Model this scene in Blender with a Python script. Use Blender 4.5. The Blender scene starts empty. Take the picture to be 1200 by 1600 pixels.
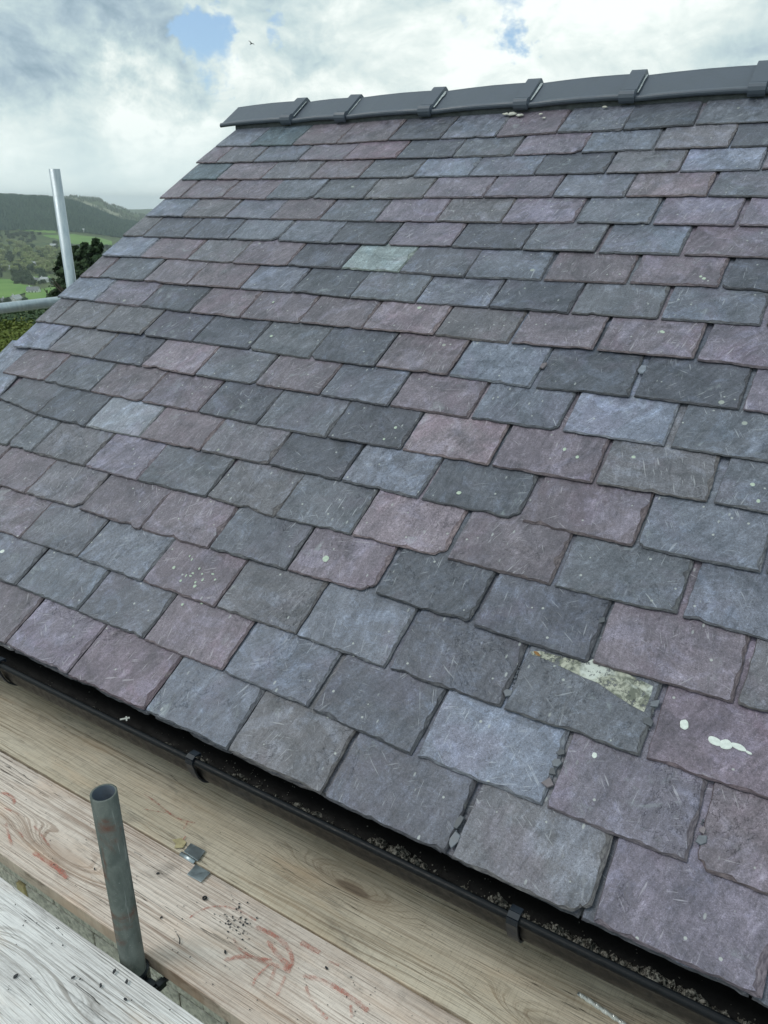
import bpy, bmesh, math, random
from mathutils import Vector, Matrix, noise

# ------------------------------------------------------------------ camera
CAMZ = 6.2
F = Vector((-0.4890781746678544, 0.7869061494621332, -0.3762728411701257))
RT = Vector((0.8491492919706661, 0.5281522688532874, 0.0008129273283824297))
UP = Vector((-0.1993690522856445, 0.3191142316535003, 0.9265085472605853))
FPX = 1193.295
scene = bpy.context.scene
COL = scene.collection
cd = bpy.data.cameras.new('camera')
cam = bpy.data.objects.new('camera', cd)
COL.objects.link(cam)
cd.sensor_fit = 'HORIZONTAL'; cd.sensor_width = 36.0; cd.lens = 36.0 * FPX / 1200.0
cd.clip_start = 0.05; cd.clip_end = 30000
m = Matrix.Identity(4)
for i in range(3):
    m[i][0] = RT[i]; m[i][1] = UP[i]; m[i][2] = -F[i]
m[2][3] = CAMZ
cam.matrix_world = m
scene.camera = cam

# ------------------------------------------------------------------ exposure, sky, sun
scene.view_settings.view_transform = 'Standard'
scene.view_settings.look = 'None'
scene.view_settings.exposure = 0.18
scene.view_settings.gamma = 1.0
scene.view_settings.use_curve_mapping = False
SUN_EL, SUN_AZ = 54.0, 228.0        # azimuth clockwise from +Y (world)


class NT:
    """small helper round a node tree"""
    def __init__(self, tree):
        self.t = tree; self.n = tree.nodes; self.l = tree.links
    def add(self, kind, **kw):
        nd = self.n.new(kind)
        ins = kw.pop('ins', {})
        for k, v in kw.items(): setattr(nd, k, v)
        for k, v in ins.items(): self.set(nd.inputs[k], v)
        return nd
    def set(self, sock, v):
        if hasattr(v, 'is_output'): self.l.new(v, sock)
        elif isinstance(v, bpy.types.Node): self.l.new(v.outputs[0], sock)
        else: sock.default_value = v
    def math(self, op, a, b=0.0, c=0.0, clamp=False):
        nd = self.n.new('ShaderNodeMath'); nd.operation = op; nd.use_clamp = clamp
        self.set(nd.inputs[0], a); self.set(nd.inputs[1], b); self.set(nd.inputs[2], c)
        return nd.outputs[0]
    def vmath(self, op, a, b=(0, 0, 0), out=0):
        nd = self.n.new('ShaderNodeVectorMath'); nd.operation = op
        self.set(nd.inputs[0], a)
        if op == 'SCALE': self.set(nd.inputs['Scale'], b)
        else: self.set(nd.inputs[1], b)
        return nd.outputs[out]
    def noise(self, vec, scale=5.0, detail=4.0, rough=0.5, dist=0.0, dim='3D', w=None):
        nd = self.n.new('ShaderNodeTexNoise'); nd.noise_dimensions = dim
        self.set(nd.inputs['Vector'], vec); nd.inputs['Scale'].default_value = scale
        nd.inputs['Detail'].default_value = detail; nd.inputs['Roughness'].default_value = rough
        nd.inputs['Distortion'].default_value = dist
        if w is not None: self.set(nd.inputs['W'], w)
        return nd.outputs['Fac']
    def ramp(self, fac, a, b, lo=0.0, hi=1.0, smooth=True):
        nd = self.n.new('ShaderNodeMapRange')
        if smooth: nd.interpolation_type = 'SMOOTHSTEP'
        self.set(nd.inputs['Value'], fac)
        nd.inputs['From Min'].default_value = a; nd.inputs['From Max'].default_value = b
        nd.inputs['To Min'].default_value = lo; nd.inputs['To Max'].default_value = hi
        return nd.outputs['Result']
    def mix(self, fac, a, b, blend='MIX'):
        nd = self.n.new('ShaderNodeMix'); nd.data_type = 'RGBA'; nd.blend_type = blend
        self.set(nd.inputs[0], fac); self.set(nd.inputs[6], a); self.set(nd.inputs[7], b)
        return nd.outputs[2]
    def scale(self, vec, s):
        return self.vmath('MULTIPLY', vec, s)


def rgb(r, g, b): return (r, g, b, 1.0)
def srgb(r, g, b, k=1.0):
    f = lambda c: ((c / 255.0) / 12.92 if c <= 10 else (((c / 255.0) + 0.055) / 1.055) ** 2.4) * k
    return (f(r), f(g), f(b), 1.0)


def pix(x, y):
    """direction of a pixel of the 1200x1600 photograph"""
    return F + RT * ((x - 600) / FPX) - UP * ((y - 800) / FPX)


w = bpy.data.worlds.new('World'); scene.world = w; w.use_nodes = True
N = NT(w.node_tree); N.n.clear()
wo = N.add('ShaderNodeOutputWorld'); bg = N.add('ShaderNodeBackground'); bg.inputs['Strength'].default_value = 0.1
N.l.new(bg.outputs[0], wo.inputs['Surface'])
sky = N.add('ShaderNodeTexSky', sky_type='NISHITA', sun_disc=False, sun_elevation=math.radians(SUN_EL),
            sun_rotation=math.radians(SUN_AZ), air_density=1.0, dust_density=1.0, ozone_density=1.5)
tc = N.add('ShaderNodeTexCoord')
D = N.vmath('NORMALIZE', tc.outputs['Generated'])
sep = N.add('ShaderNodeSeparateXYZ'); N.l.new(D, sep.inputs[0])
zc = N.math('ADD', N.math('MAXIMUM', sep.outputs[2], 0.0), 0.16)
cx = N.math('DIVIDE', sep.outputs[0], zc); cy = N.math('DIVIDE', sep.outputs[1], zc)
comb = N.add('ShaderNodeCombineXYZ'); N.l.new(cx, comb.inputs[0]); N.l.new(cy, comb.inputs[1]); N.l.new(N.math('MULTIPLY', sep.outputs[2], 2.0), comb.inputs[2])
CP = comb.outputs[0]
wn = N.add('ShaderNodeTexNoise', ins={'Vector': D, 'Scale': 9.0, 'Detail': 6.0, 'Roughness': 0.6})
DW = N.vmath('NORMALIZE', N.vmath('ADD', D, N.vmath('SCALE', N.vmath('SUBTRACT', wn.outputs['Color'], (0.5, 0.5, 0.5)), 0.26)))
def blob(px, py, deg, soft=0.6):
    d = pix(px, py).normalized()
    dt = N.vmath('DOT_PRODUCT', DW, tuple(d), out=1)
    return N.ramp(dt, math.cos(math.radians(deg)), math.cos(math.radians(deg * (1 - soft))))
CP = N.vmath('MULTIPLY', D, (1.0, 1.0, 1.7))
n1 = N.noise(N.vmath('ADD', CP, (0.3, 0.0, 0.0)), 4.2, 10.0, 0.55, 0.4)
n2 = N.noise(N.vmath('ADD', CP, (7.3, 2.1, 0.4)), 6.5, 10.0, 0.60, 0.5)
n3 = N.noise(N.vmath('ADD', CP, (1.3, 9.1, 3.4)), 16.0, 9.0, 0.62, 0.5)
# openings of blue between the clouds
gap = N.math('MULTIPLY', blob(345, 62, 4.0, 0.95), 0.34)
gap = N.math('ADD', gap, N.math('MULTIPLY', blob(780, -65, 5.2, 0.9), 0.45))
gap = N.math('ADD', gap, N.math('MULTIPLY', blob(335, 190, 2.5, 0.9), 0.10))
gap = N.math('ADD', gap, N.math('MULTIPLY', blob(150, 132, 4.0, 0.9), 0.24))
gap = N.math('ADD', gap, N.math('MULTIPLY', blob(205, 18, 3.5, 0.9), 0.10))
cov = N.math('SUBTRACT', N.math('ADD', n1, N.math('MULTIPLY', n3, 0.45)), gap)
cover = N.ramp(cov, 0.28, 0.44)
# thick grey parts and bright parts of the cloud
dark = N.math('MULTIPLY', blob(235, 45, 5.5, 0.95), 0.22)
dark = N.math('ADD', dark, N.math('MULTIPLY', blob(40, 25, 5.5, 0.95), 0.20))
dark = N.math('ADD', dark, N.math('MULTIPLY', blob(430, 5, 4.0, 0.95), 0.14))
brt = N.math('MULTIPLY', blob(800, 90, 24.0, 0.95), 0.20)
brt = N.math('ADD', brt, N.math('MULTIPLY', blob(240, 205, 5.5, 0.95), 0.24))
brt = N.math('ADD', brt, N.math('MULTIPLY', blob(90, 240, 9.0, 0.95), 0.14))
sh = N.math('ADD', N.math('MULTIPLY', n2, 0.95), N.math('MULTIPLY', n3, 0.55)); sh = N.math('SUBTRACT', sh, 0.15)
sh = N.math('SUBTRACT', N.math('ADD', sh, brt), dark)
cr = N.add('ShaderNodeValToRGB'); N.l.new(N.ramp(sh, 0.30, 0.90, smooth=False), cr.inputs[0])
el = cr.color_ramp.elements
el[0].position = 0.0; el[0].color = rgb(2.5, 3.5, 4.2)
el[1].position = 1.0; el[1].color = rgb(8.9, 9.5, 9.2)
for p_, c_ in ((0.25, (3.7, 4.8, 5.5)), (0.5, (5.2, 6.4, 6.6)), (0.75, (7.0, 7.9, 7.75))):
    e = el.new(p_); e.color = rgb(*c_)
blue = N.mix(0.25, N.mix(1.0, sky.outputs[0], rgb(0.9, 1.15, 1.35), 'MULTIPLY'), rgb(6.5, 7.6, 7.8))
skyc = N.mix(cover, blue, cr.outputs[0])
hz = N.ramp(sep.outputs[2], -0.02, 0.13, 0.85, 0.0)
skyc = N.mix(hz, skyc, rgb(7.2, 8.5, 8.5))
N.l.new(skyc, bg.inputs['Color'])

sd = bpy.data.lights.new('sun', 'SUN'); sd.energy = 0.95; sd.angle = math.radians(24); sd.color = (1.0, 0.96, 0.9)
sun = bpy.data.objects.new('sun', sd); COL.objects.link(sun)
a_, e_ = math.radians(SUN_AZ), math.radians(SUN_EL)
sun.rotation_euler = Vector((math.sin(a_) * math.cos(e_), math.cos(a_) * math.cos(e_), math.sin(e_))).to_track_quat('Z', 'Y').to_euler()
sun.location = (0, 0, 30)

# ------------------------------------------------------------------ helpers
rnd = random.Random(7)
def new_obj(name, mesh, parent=None):
    o = bpy.data.objects.new(name, mesh); COL.objects.link(o)
    if parent: o.parent = parent
    return o
def thing(name, label, cat, loc=(0, 0, 0), group=None):
    o = bpy.data.objects.new(name, None); COL.objects.link(o); o.location = loc; o.empty_display_size = 0.1
    return tag(o, label, cat, group)
def tag(o, label=None, cat=None, group=None, kind=None):
    if label: o['label'] = label
    if cat: o['category'] = cat
    if group: o['group'] = group
    if kind: o['kind'] = kind
    return o
def mesh(name, verts, faces, mat=None, smooth=False):
    me = bpy.data.meshes.new(name); me.from_pydata([tuple(v) for v in verts], [], faces)
    if mat: me.materials.append(mat)
    if smooth: me.polygons.foreach_set('use_smooth', [True] * len(me.polygons))
    me.update(); return me
def bm_mesh(name, bm, mat=None, smooth=False):
    bmesh.ops.recalc_face_normals(bm, faces=bm.faces[:])
    me = bpy.data.meshes.new(name); bm.to_mesh(me); bm.free()
    if mat: me.materials.append(mat)
    if smooth: me.polygons.foreach_set('use_smooth', [True] * len(me.polygons))
    return me
def box(bm, lo, hi, bevel=0.0, seg=1):
    lo = Vector(lo); hi = Vector(hi)
    r = bmesh.ops.create_cube(bm, size=1.0)
    for v in r['verts']:
        v.co = Vector(((lo[i] + hi[i]) / 2 + v.co[i] * (hi[i] - lo[i])) for i in range(3))
    if bevel:
        es = list({e for v in r['verts'] for e in v.link_edges})
        bmesh.ops.bevel(bm, geom=es, offset=bevel, segments=seg, affect='EDGES')
def tube_mesh(name, p0, p1, r, mat, wall=0.004, n=28, rings=1, jitter=0.0):
    """hollow tube with an open end, built from p0 to p1"""
    p0 = Vector(p0); p1 = Vector(p1); ax = (p1 - p0).normalized()
    a = ax.orthogonal().normalized(); b = ax.cross(a)
    V = []; Fc = []
    def ring(c, rr):
        s = len(V)
        for i in range(n):
            t = 2 * math.pi * i / n; V.append(c + (a * math.cos(t) + b * math.sin(t)) * rr)
        return s
    prof = [(p0, r - wall)] + [(p0.lerp(p1, k / rings), r) for k in range(rings + 1)] + [(p1, r - 0.001 if False else r - wall)]
    inner = [(p1 - ax * 0.35, r - wall)]
    rs = [ring(c, q) for c, q in prof + inner]
    for k in range(len(rs) - 1):
        for i in range(n):
            j = (i + 1) % n
            Fc.append((rs[k] + i, rs[k] + j, rs[k + 1] + j, rs[k + 1] + i))
    Fc.append(tuple(rs[-1] + i for i in range(n)))
    me = mesh(name, V, Fc, mat)
    for p in me.polygons: p.use_smooth = len(p.vertices) == 4
    for e in me.edges: pass
    return me
def tube_chain(bm, pts, r, n=8):
    """solid round bar through pts"""
    pts = [Vector(p) for p in pts]; prev = None; rr = r if isinstance(r, (list, tuple)) else [r] * len(pts)
    ref = None
    for k, p in enumerate(pts):
        d = (pts[min(k + 1, len(pts) - 1)] - pts[max(k - 1, 0)]).normalized()
        a = (ref - d * ref.dot(d)).normalized() if ref is not None and (ref - d * ref.dot(d)).length > 1e-4 else d.orthogonal().normalized()
        ref = a; b = d.cross(a)
        cur = [bm.verts.new(p + (a * math.cos(2 * math.pi * i / n) + b * math.sin(2 * math.pi * i / n)) * rr[k]) for i in range(n)]
        if prev:
            for i in range(n): bm.faces.new((prev[i], prev[(i + 1) % n], cur[(i + 1) % n], cur[i]))
        else: bm.faces.new(cur[::-1])
        prev = cur
    bm.faces.new(prev)

# ------------------------------------------------------------------ materials
def material(name):
    mt = bpy.data.materials.new(name); mt.use_nodes = True
    n = NT(mt.node_tree); n.n.clear()
    out = n.add('ShaderNodeOutputMaterial'); b = n.add('ShaderNodeBsdfPrincipled')
    n.l.new(b.outputs[0], out.inputs['Surface']); n.b = b; n.out = out; n.mat = mt
    return n
def setp(n, **kw):
    names = {'color': 'Base Color', 'rough': 'Roughness', 'metal': 'Metallic', 'spec': 'Specular IOR Level', 'normal': 'Normal', 'alpha': 'Alpha'}
    for k, v in kw.items(): n.set(n.b.inputs[names[k]], v)
def bump(n, h, dist, strength=1.0, normal=None):
    nd = n.add('ShaderNodeBump'); nd.inputs['Distance'].default_value = dist; nd.inputs['Strength'].default_value = strength
    n.set(nd.inputs['Height'], h)
    if normal: n.set(nd.inputs['Normal'], normal)
    return nd.outputs[0]

def slate_material():
    n = material('slate')
    tc = n.add('ShaderNodeTexCoord'); oi = n.add('ShaderNodeObjectInfo')
    rv = oi.outputs['Random']
    off = n.add('ShaderNodeCombineXYZ')
    n.l.new(n.math('MULTIPLY', rv, 91.7), off.inputs[0]); n.l.new(n.math('MULTIPLY', rv, 57.3), off.inputs[1]); n.l.new(n.math('MULTIPLY', rv, 33.1), off.inputs[2])
    P0 = tc.outputs['Object']; P = n.vmath('ADD', P0, off.outputs[0])
    # grain of the rock runs at a different slant on each slate
    rot = n.add('ShaderNodeVectorRotate', rotation_type='Z_AXIS'); n.l.new(P0, rot.inputs['Vector'])
    n.l.new(n.math('MULTIPLY_ADD', n.math('FRACT', n.math('MULTIPLY', rv, 17.0)), 0.7, -0.1), rot.inputs['Angle'])
    G = n.vmath('ADD', n.scale(rot.outputs[0], (1.0, 0.22, 1.0)), off.outputs[0])
    col = oi.outputs['Color']
    big = n.noise(P, 7.0, 5.0, 0.6, 0.6); mid = n.noise(P, 26.0, 7.0, 0.70, 0.3); fine = n.noise(P, 150.0, 4.0, 0.75)
    streak = n.noise(G, 75.0, 6.0, 0.70, 0.25)
    def tone(c, fac, k): return n.mix(fac, c, n.mix(1.0, c, rgb(*k), 'MULTIPLY'))
    c = tone(col, n.ramp(big, 0.35, 0.7), (0.72, 0.74, 0.76))
    c = tone(c, n.ramp(n.noise(P, 4.0, 4.0, 0.6, 1.0), 0.50, 0.66, 0.0, 0.6), (1.10, 0.98, 1.03))
    c = tone(c, n.ramp(n.noise(n.vmath('ADD', P, (9, 4, 2)), 6.0, 7.0, 0.70, 1.4), 0.51, 0.62, 0.0, 0.8), (1.36, 1.42, 1.50))
    c = tone(c, n.ramp(n.noise(n.vmath('ADD', P, (2, 14, 7)), 5.0, 7.0, 0.70, 1.4), 0.51, 0.62, 0.0, 0.8), (0.66, 0.68, 0.68))
    c = tone(c, n.ramp(mid, 0.50, 0.68, 0.0, 0.62), (1.60, 1.62, 1.64))
    c = tone(c, n.ramp(mid, 0.46, 0.30, 0.0, 0.55), (0.60, 0.61, 0.62))
    c = tone(c, n.ramp(streak, 0.51, 0.68, 0.0, 0.75), (1.5, 1.52, 1.52))
    c = tone(c, n.ramp(streak, 0.48, 0.34, 0.0, 0.7), (0.62, 0.63, 0.64))
    c = tone(c, n.ramp(fine, 0.52, 0.68, 0.0, 0.45), (1.6, 1.6, 1.6))
    c = tone(c, n.ramp(fine, 0.48, 0.34, 0.0, 0.55), (0.42, 0.42, 0.42))
    grit = n.noise(P, 420.0, 2.0, 0.7); c = tone(c, n.ramp(grit, 0.55, 0.68, 0.0, 0.7), (1.7, 1.7, 1.7)); c = tone(c, n.ramp(grit, 0.45, 0.33, 0.0, 0.7), (0.5, 0.5, 0.5))
    # light scratches, in two directions, broken up
    def scratches(ang, sx, sy, lo, seed):
        r2 = n.add('ShaderNodeVectorRotate', rotation_type='Z_AXIS'); n.l.new(n.vmath('ADD', P0, off.outputs[0]), r2.inputs['Vector'])
        n.set(r2.inputs['Angle'], n.math('MULTIPLY_ADD', rv, 0.9, ang))
        q = n.vmath('ADD', n.scale(r2.outputs[0], (sx, sy, 1.0)), (seed, seed * 2, 0))
        ns = n.noise(q, 1.0, 2.0, 0.5, 0.25)
        msk = n.ramp(n.noise(n.vmath('ADD', P, (seed, 0, 0)), 9.0, 3.0, 0.6), 0.46, 0.62)
        return n.math('MULTIPLY', n.ramp(ns, lo, lo + 0.05), msk)
    s1 = scratches(-0.35, 230.0, 16.0, 0.640, 3.1); s2 = scratches(0.75, 260.0, 18.0, 0.655, 11.7); s3 = scratches(-1.2, 220.0, 15.0, 0.665, 23.7)
    sc = n.math('MAXIMUM', n.math('MAXIMUM', s1, s2), s3)
    pale = n.mix(0.5, n.mix(1.0, col, rgb(2.2, 2.2, 2.2), 'MULTIPLY'), rgb(0.40, 0.41, 0.42))
    c = n.mix(n.math('MULTIPLY', sc, 0.80), c, pale)
    # chalky bloom
    bl = n.math('MULTIPLY', n.ramp(n.noise(n.vmath('ADD', P, (5, 5, 5)), 13.0, 8.0, 0.72, 0.9), 0.56, 0.72), n.ramp(n.noise(P, 3.3, 2.0, 0.5), 0.45, 0.62))
    c = n.mix(n.math('MULTIPLY', bl, 0.55), c, rgb(0.36, 0.40, 0.42))
    # small pale specks and lichen rounds
    vo = n.add('ShaderNodeTexVoronoi', ins={'Vector': P, 'Scale': 30.0, 'Randomness': 1.0})
    vd = n.math('SUBTRACT', vo.outputs['Distance'], n.math('MULTIPLY', mid, 0.10))
    vs = n.add('ShaderNodeSeparateColor'); n.l.new(vo.outputs['Color'], vs.inputs[0])
    spk = n.math('MULTIPLY', n.ramp(vd, 0.055, 0.025), n.math('GREATER_THAN', vs.outputs[0], 0.66))
    c = n.mix(n.math('MULTIPLY', spk, 0.8), c, rgb(0.50, 0.52, 0.50))
    vt = n.add('ShaderNodeTexVoronoi', ins={'Vector': n.scale(P, (1.0, 0.45, 1.0)), 'Scale': 62.0, 'Randomness': 1.0})
    vts = n.add('ShaderNodeSeparateColor'); n.l.new(vt.outputs['Color'], vts.inputs[0])
    tick = n.math('MULTIPLY', n.ramp(vt.outputs['Distance'], 0.20, 0.12), n.math('MULTIPLY', n.math('GREATER_THAN', vts.outputs[0], 0.86), n.ramp(n.noise(P, 6.0, 3.0, .6), .45, .6)))
    c = n.mix(n.math('MULTIPLY', tick, 0.75), c, rgb(0.46, 0.48, 0.48))
    vo2 = n.add('ShaderNodeTexVoronoi', ins={'Vector': P, 'Scale': 9.0, 'Randomness': 1.0})
    vs2 = n.add('ShaderNodeSeparateColor'); n.l.new(vo2.outputs['Color'], vs2.inputs[0])
    spk2 = n.math('MULTIPLY', n.ramp(n.math('SUBTRACT', vo2.outputs['Distance'], n.math('MULTIPLY', mid, 0.05)), 0.045, 0.03), n.math('GREATER_THAN', vs2.outputs[1], 0.80))
    c = n.mix(n.math('MULTIPLY', spk2, 0.8), c, rgb(0.42, 0.45, 0.40))
    setp(n, color=c, rough=n.ramp(mid, 0.3, 0.7, 0.30, 0.50), spec=0.5)
    # relief: split layers of rock, grain, pits
    lay = n.noise(n.scale(P, (1.0, 0.7, 1.0)), 4.2, 7.0, 0.66, 0.5)
    steps = n.math('ADD', n.ramp(lay, 0.585, 0.592), n.ramp(lay, 0.645, 0.650))
    h = n.math('ADD', n.math('MULTIPLY', steps, 0.38), n.math('MULTIPLY', big, 1.1))
    h = n.math('ADD', h, n.math('MULTIPLY', streak, 0.40))
    h = n.math('ADD', h, n.math('MULTIPLY', fine, 0.22))
    h = n.math('ADD', h, n.math('MULTIPLY', mid, 0.60))
    setp(n, normal=bump(n, h, 0.0042))
    return n.mat

def slate_edge_material():
    """split, dressed edge of the slates: the same rock, laminated"""
    n = material('slate_edge')
    tc = n.add('ShaderNodeTexCoord'); oi = n.add('ShaderNodeObjectInfo')
    P = tc.outputs['Object']; col = oi.outputs['Color']
    a = n.noise(n.scale(P, (1.0, 1.0, 9.0)), 70.0, 5.0, 0.65, 0.5); b = n.noise(P, 40.0, 4.0, 0.6)
    c = n.mix(n.ramp(a, 0.35, 0.7), n.mix(1.0, col, rgb(0.55, 0.52, 0.50), 'MULTIPLY'), n.mix(1.0, col, rgb(1.35, 1.30, 1.15), 'MULTIPLY'))
    c = n.mix(n.ramp(b, 0.62, 0.74, 0.0, 0.5), c, rgb(0.34, 0.34, 0.30))
    setp(n, color=c, rough=0.75, spec=0.35, normal=bump(n, n.math('ADD', a, b), 0.003))
    return n.mat

def wood_material(name, c_lo, c_hi, c_dark, seed, rings=34.0, grey=0.0, saw=1.0):
    n = material(name)
    tc = n.add('ShaderNodeTexCoord'); P = n.vmath('ADD', tc.outputs['Object'], (seed * 3.1, seed * 1.7, 0))
    # knots: sparse, stretched along the grain, bending the rings round them
    kp = n.scale(P, (2.1, 9.5, 0.0))
    vo = n.add('ShaderNodeTexVoronoi', ins={'Vector': kp, 'Scale': 1.0, 'Randomness': 1.0})
    vs = n.add('ShaderNodeSeparateColor'); n.l.new(vo.outputs['Color'], vs.inputs[0])
    kon = n.math('GREATER_THAN', vs.outputs[0], 0.62)
    kd = vo.outputs['Distance']
    kbend = n.math('MULTIPLY', n.ramp(kd, 0.55, 0.0), kon)
    sp = n.add('ShaderNodeSeparateXYZ'); n.l.new(P, sp.inputs[0])
    slow = n.noise(n.scale(P, (0.7, 4.0, 1.0)), 1.0, 3.0, 0.5, 0.2)
    yy = n.math('ADD', n.math('MULTIPLY', sp.outputs[1], rings * 1.9), n.math('ADD', n.math('MULTIPLY', slow, 5.5), n.math('MULTIPLY', kbend, 7.0)))
    wob = n.noise(n.scale(P, (6.0, 30.0, 1.0)), 1.0, 4.0, 0.6)
    ph = n.math('ADD', yy, n.math('MULTIPLY', wob, 0.9))
    rv_ = n.add('ShaderNodeCombineXYZ'); n.l.new(n.math('MULTIPLY', sp.outputs[0], 0.5), rv_.inputs[0]); n.l.new(ph, rv_.inputs[1])
    ring = n.ramp(n.noise(rv_.outputs[0], 1.9, 3.0, 0.6), 0.48, 0.62)
    fib = n.noise(n.scale(P, (9.0, 420.0, 30.0)), 1.0, 4.0, 0.7)
    blot = n.noise(n.scale(P, (3.0, 7.0, 1.0)), 1.0, 6.0, 0.62, 0.6)
    sawn = n.noise(n.scale(P, (330.0, 16.0, 1.0)), 1.0, 2.0, 0.5, 0.3)
    c = n.mix(n.ramp(blot, 0.3, 0.7), c_lo, c_hi)
    c = n.mix(n.math('MULTIPLY', ring, n.ramp(n.noise(n.scale(P, (1.3, 8.0, 1.0)), 1.0, 3.0), 0.35, 0.65, 0.22, 0.75)), c, c_dark)
    c = n.mix(n.ramp(fib, 0.40, 0.66, 0.0, 0.42), c, n.mix(1.0, c, rgb(1.35, 1.33, 1.30), 'MULTIPLY'))
    c = n.mix(n.ramp(fib, 0.48, 0.30, 0.0, 0.70), c, n.mix(1.0, c_dark, rgb(0.6, 0.6, 0.6), 'MULTIPLY'))
    c = n.mix(n.ramp(sawn, 0.5, 0.70, 0.0, 0.30 * saw), c, n.mix(1.0, c, rgb(0.6, 0.58, 0.55), 'MULTIPLY'))
    # dirt, worn grey patches, resin
    c = n.mix(n.ramp(n.noise(n.scale(P, (5.0, 11.0, 1.0)), 1.0, 8.0, 0.7, 0.8), 0.54, 0.74, 0.0, 0.5), c, rgb(0.16, 0.14, 0.125))
    c = n.mix(n.ramp(n.noise(n.scale(P, (2.0, 9.0, 1.0)), 1.3, 5.0, 0.6, 0.3), 0.5, 0.7, 0.0, 0.30), c, n.mix(1.0, c_hi, rgb(0.95, 0.72, 0.54), 'MULTIPLY'))
    knot = n.math('MULTIPLY', n.ramp(kd, 0.135, 0.10), kon)
    kr = n.noise(n.scale(P, (60.0, 200.0, 1.0)), 1.0, 3.0, 0.6)
    c = n.mix(n.math('MULTIPLY', knot, 0.8), c, n.mix(kr, rgb(0.09, 0.065, 0.05), rgb(0.26, 0.19, 0.14)))
    halo = n.math('MULTIPLY', n.ramp(kd, 0.30, 0.12), kon)
    c = n.mix(n.math('MULTIPLY', halo, 0.35), c, c_dark)
    # drying cracks along the grain
    ck = n.noise(n.scale(P, (1.6, 70.0, 3.0)), 1.0, 3.0, 0.5, 0.4)
    crack = n.ramp(n.math('ABSOLUTE', n.math('SUBTRACT', ck, 0.5)), 0.006, 0.0)
    crack = n.math('MULTIPLY', crack, n.ramp(n.noise(n.scale(P, (1.5, 6.0, 1.0)), 1.0, 2.0), 0.50, 0.60))
    c = n.mix(n.math('MULTIPLY', crack, 0.85), c, rgb(0.05, 0.04, 0.035))
    setp(n, color=c, rough=0.82, spec=0.25)
    h = n.math('ADD', n.math('MULTIPLY', fib, 0.7), n.math('MULTIPLY', ring, 0.25))
    h = n.math('ADD', h, n.math('MULTIPLY', sawn, 0.35)); h = n.math('SUBTRACT', h, n.math('MULTIPLY', crack, 2.0))
    setp(n, normal=bump(n, h, 0.0016))
    return n.mat

def plain(name, color, rough=0.6, metal=0.0, spec=0.5, vary=0.25, scale=20.0, bumpd=0.0, dirt=None, dirt_lo=0.55, aniso=(1, 1, 1)):
    n = material(name); tc = n.add('ShaderNodeTexCoord'); P = n.scale(tc.outputs['Object'], aniso)
    a = n.noise(P, scale, 6.0, 0.6, 0.3)
    c = n.mix(n.ramp(a, 0.3, 0.7), n.mix(1.0, color, rgb(1 - vary, 1 - vary, 1 - vary), 'MULTIPLY'), n.mix(1.0, color, rgb(1 + vary, 1 + vary, 1 + vary), 'MULTIPLY'))
    if dirt:
        d = n.noise(n.vmath('ADD', P, (3.3, 1.2, 8.1)), scale * 0.6, 8.0, 0.7, 0.8)
        c = n.mix(n.ramp(d, dirt_lo, dirt_lo + 0.14, 0.0, 0.8), c, dirt)
    setp(n, color=c, rough=n.ramp(a, 0.3, 0.7, max(0.05, rough - 0.1), min(1, rough + 0.1)), metal=metal, spec=spec)
    if bumpd: setp(n, normal=bump(n, n.math('ADD', a, n.math('MULTIPLY', n.noise(P, scale * 6, 4.0, 0.7), 0.5)), bumpd))
    return n.mat

M_slate = slate_material(); M_sedge = slate_edge_material()

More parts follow.
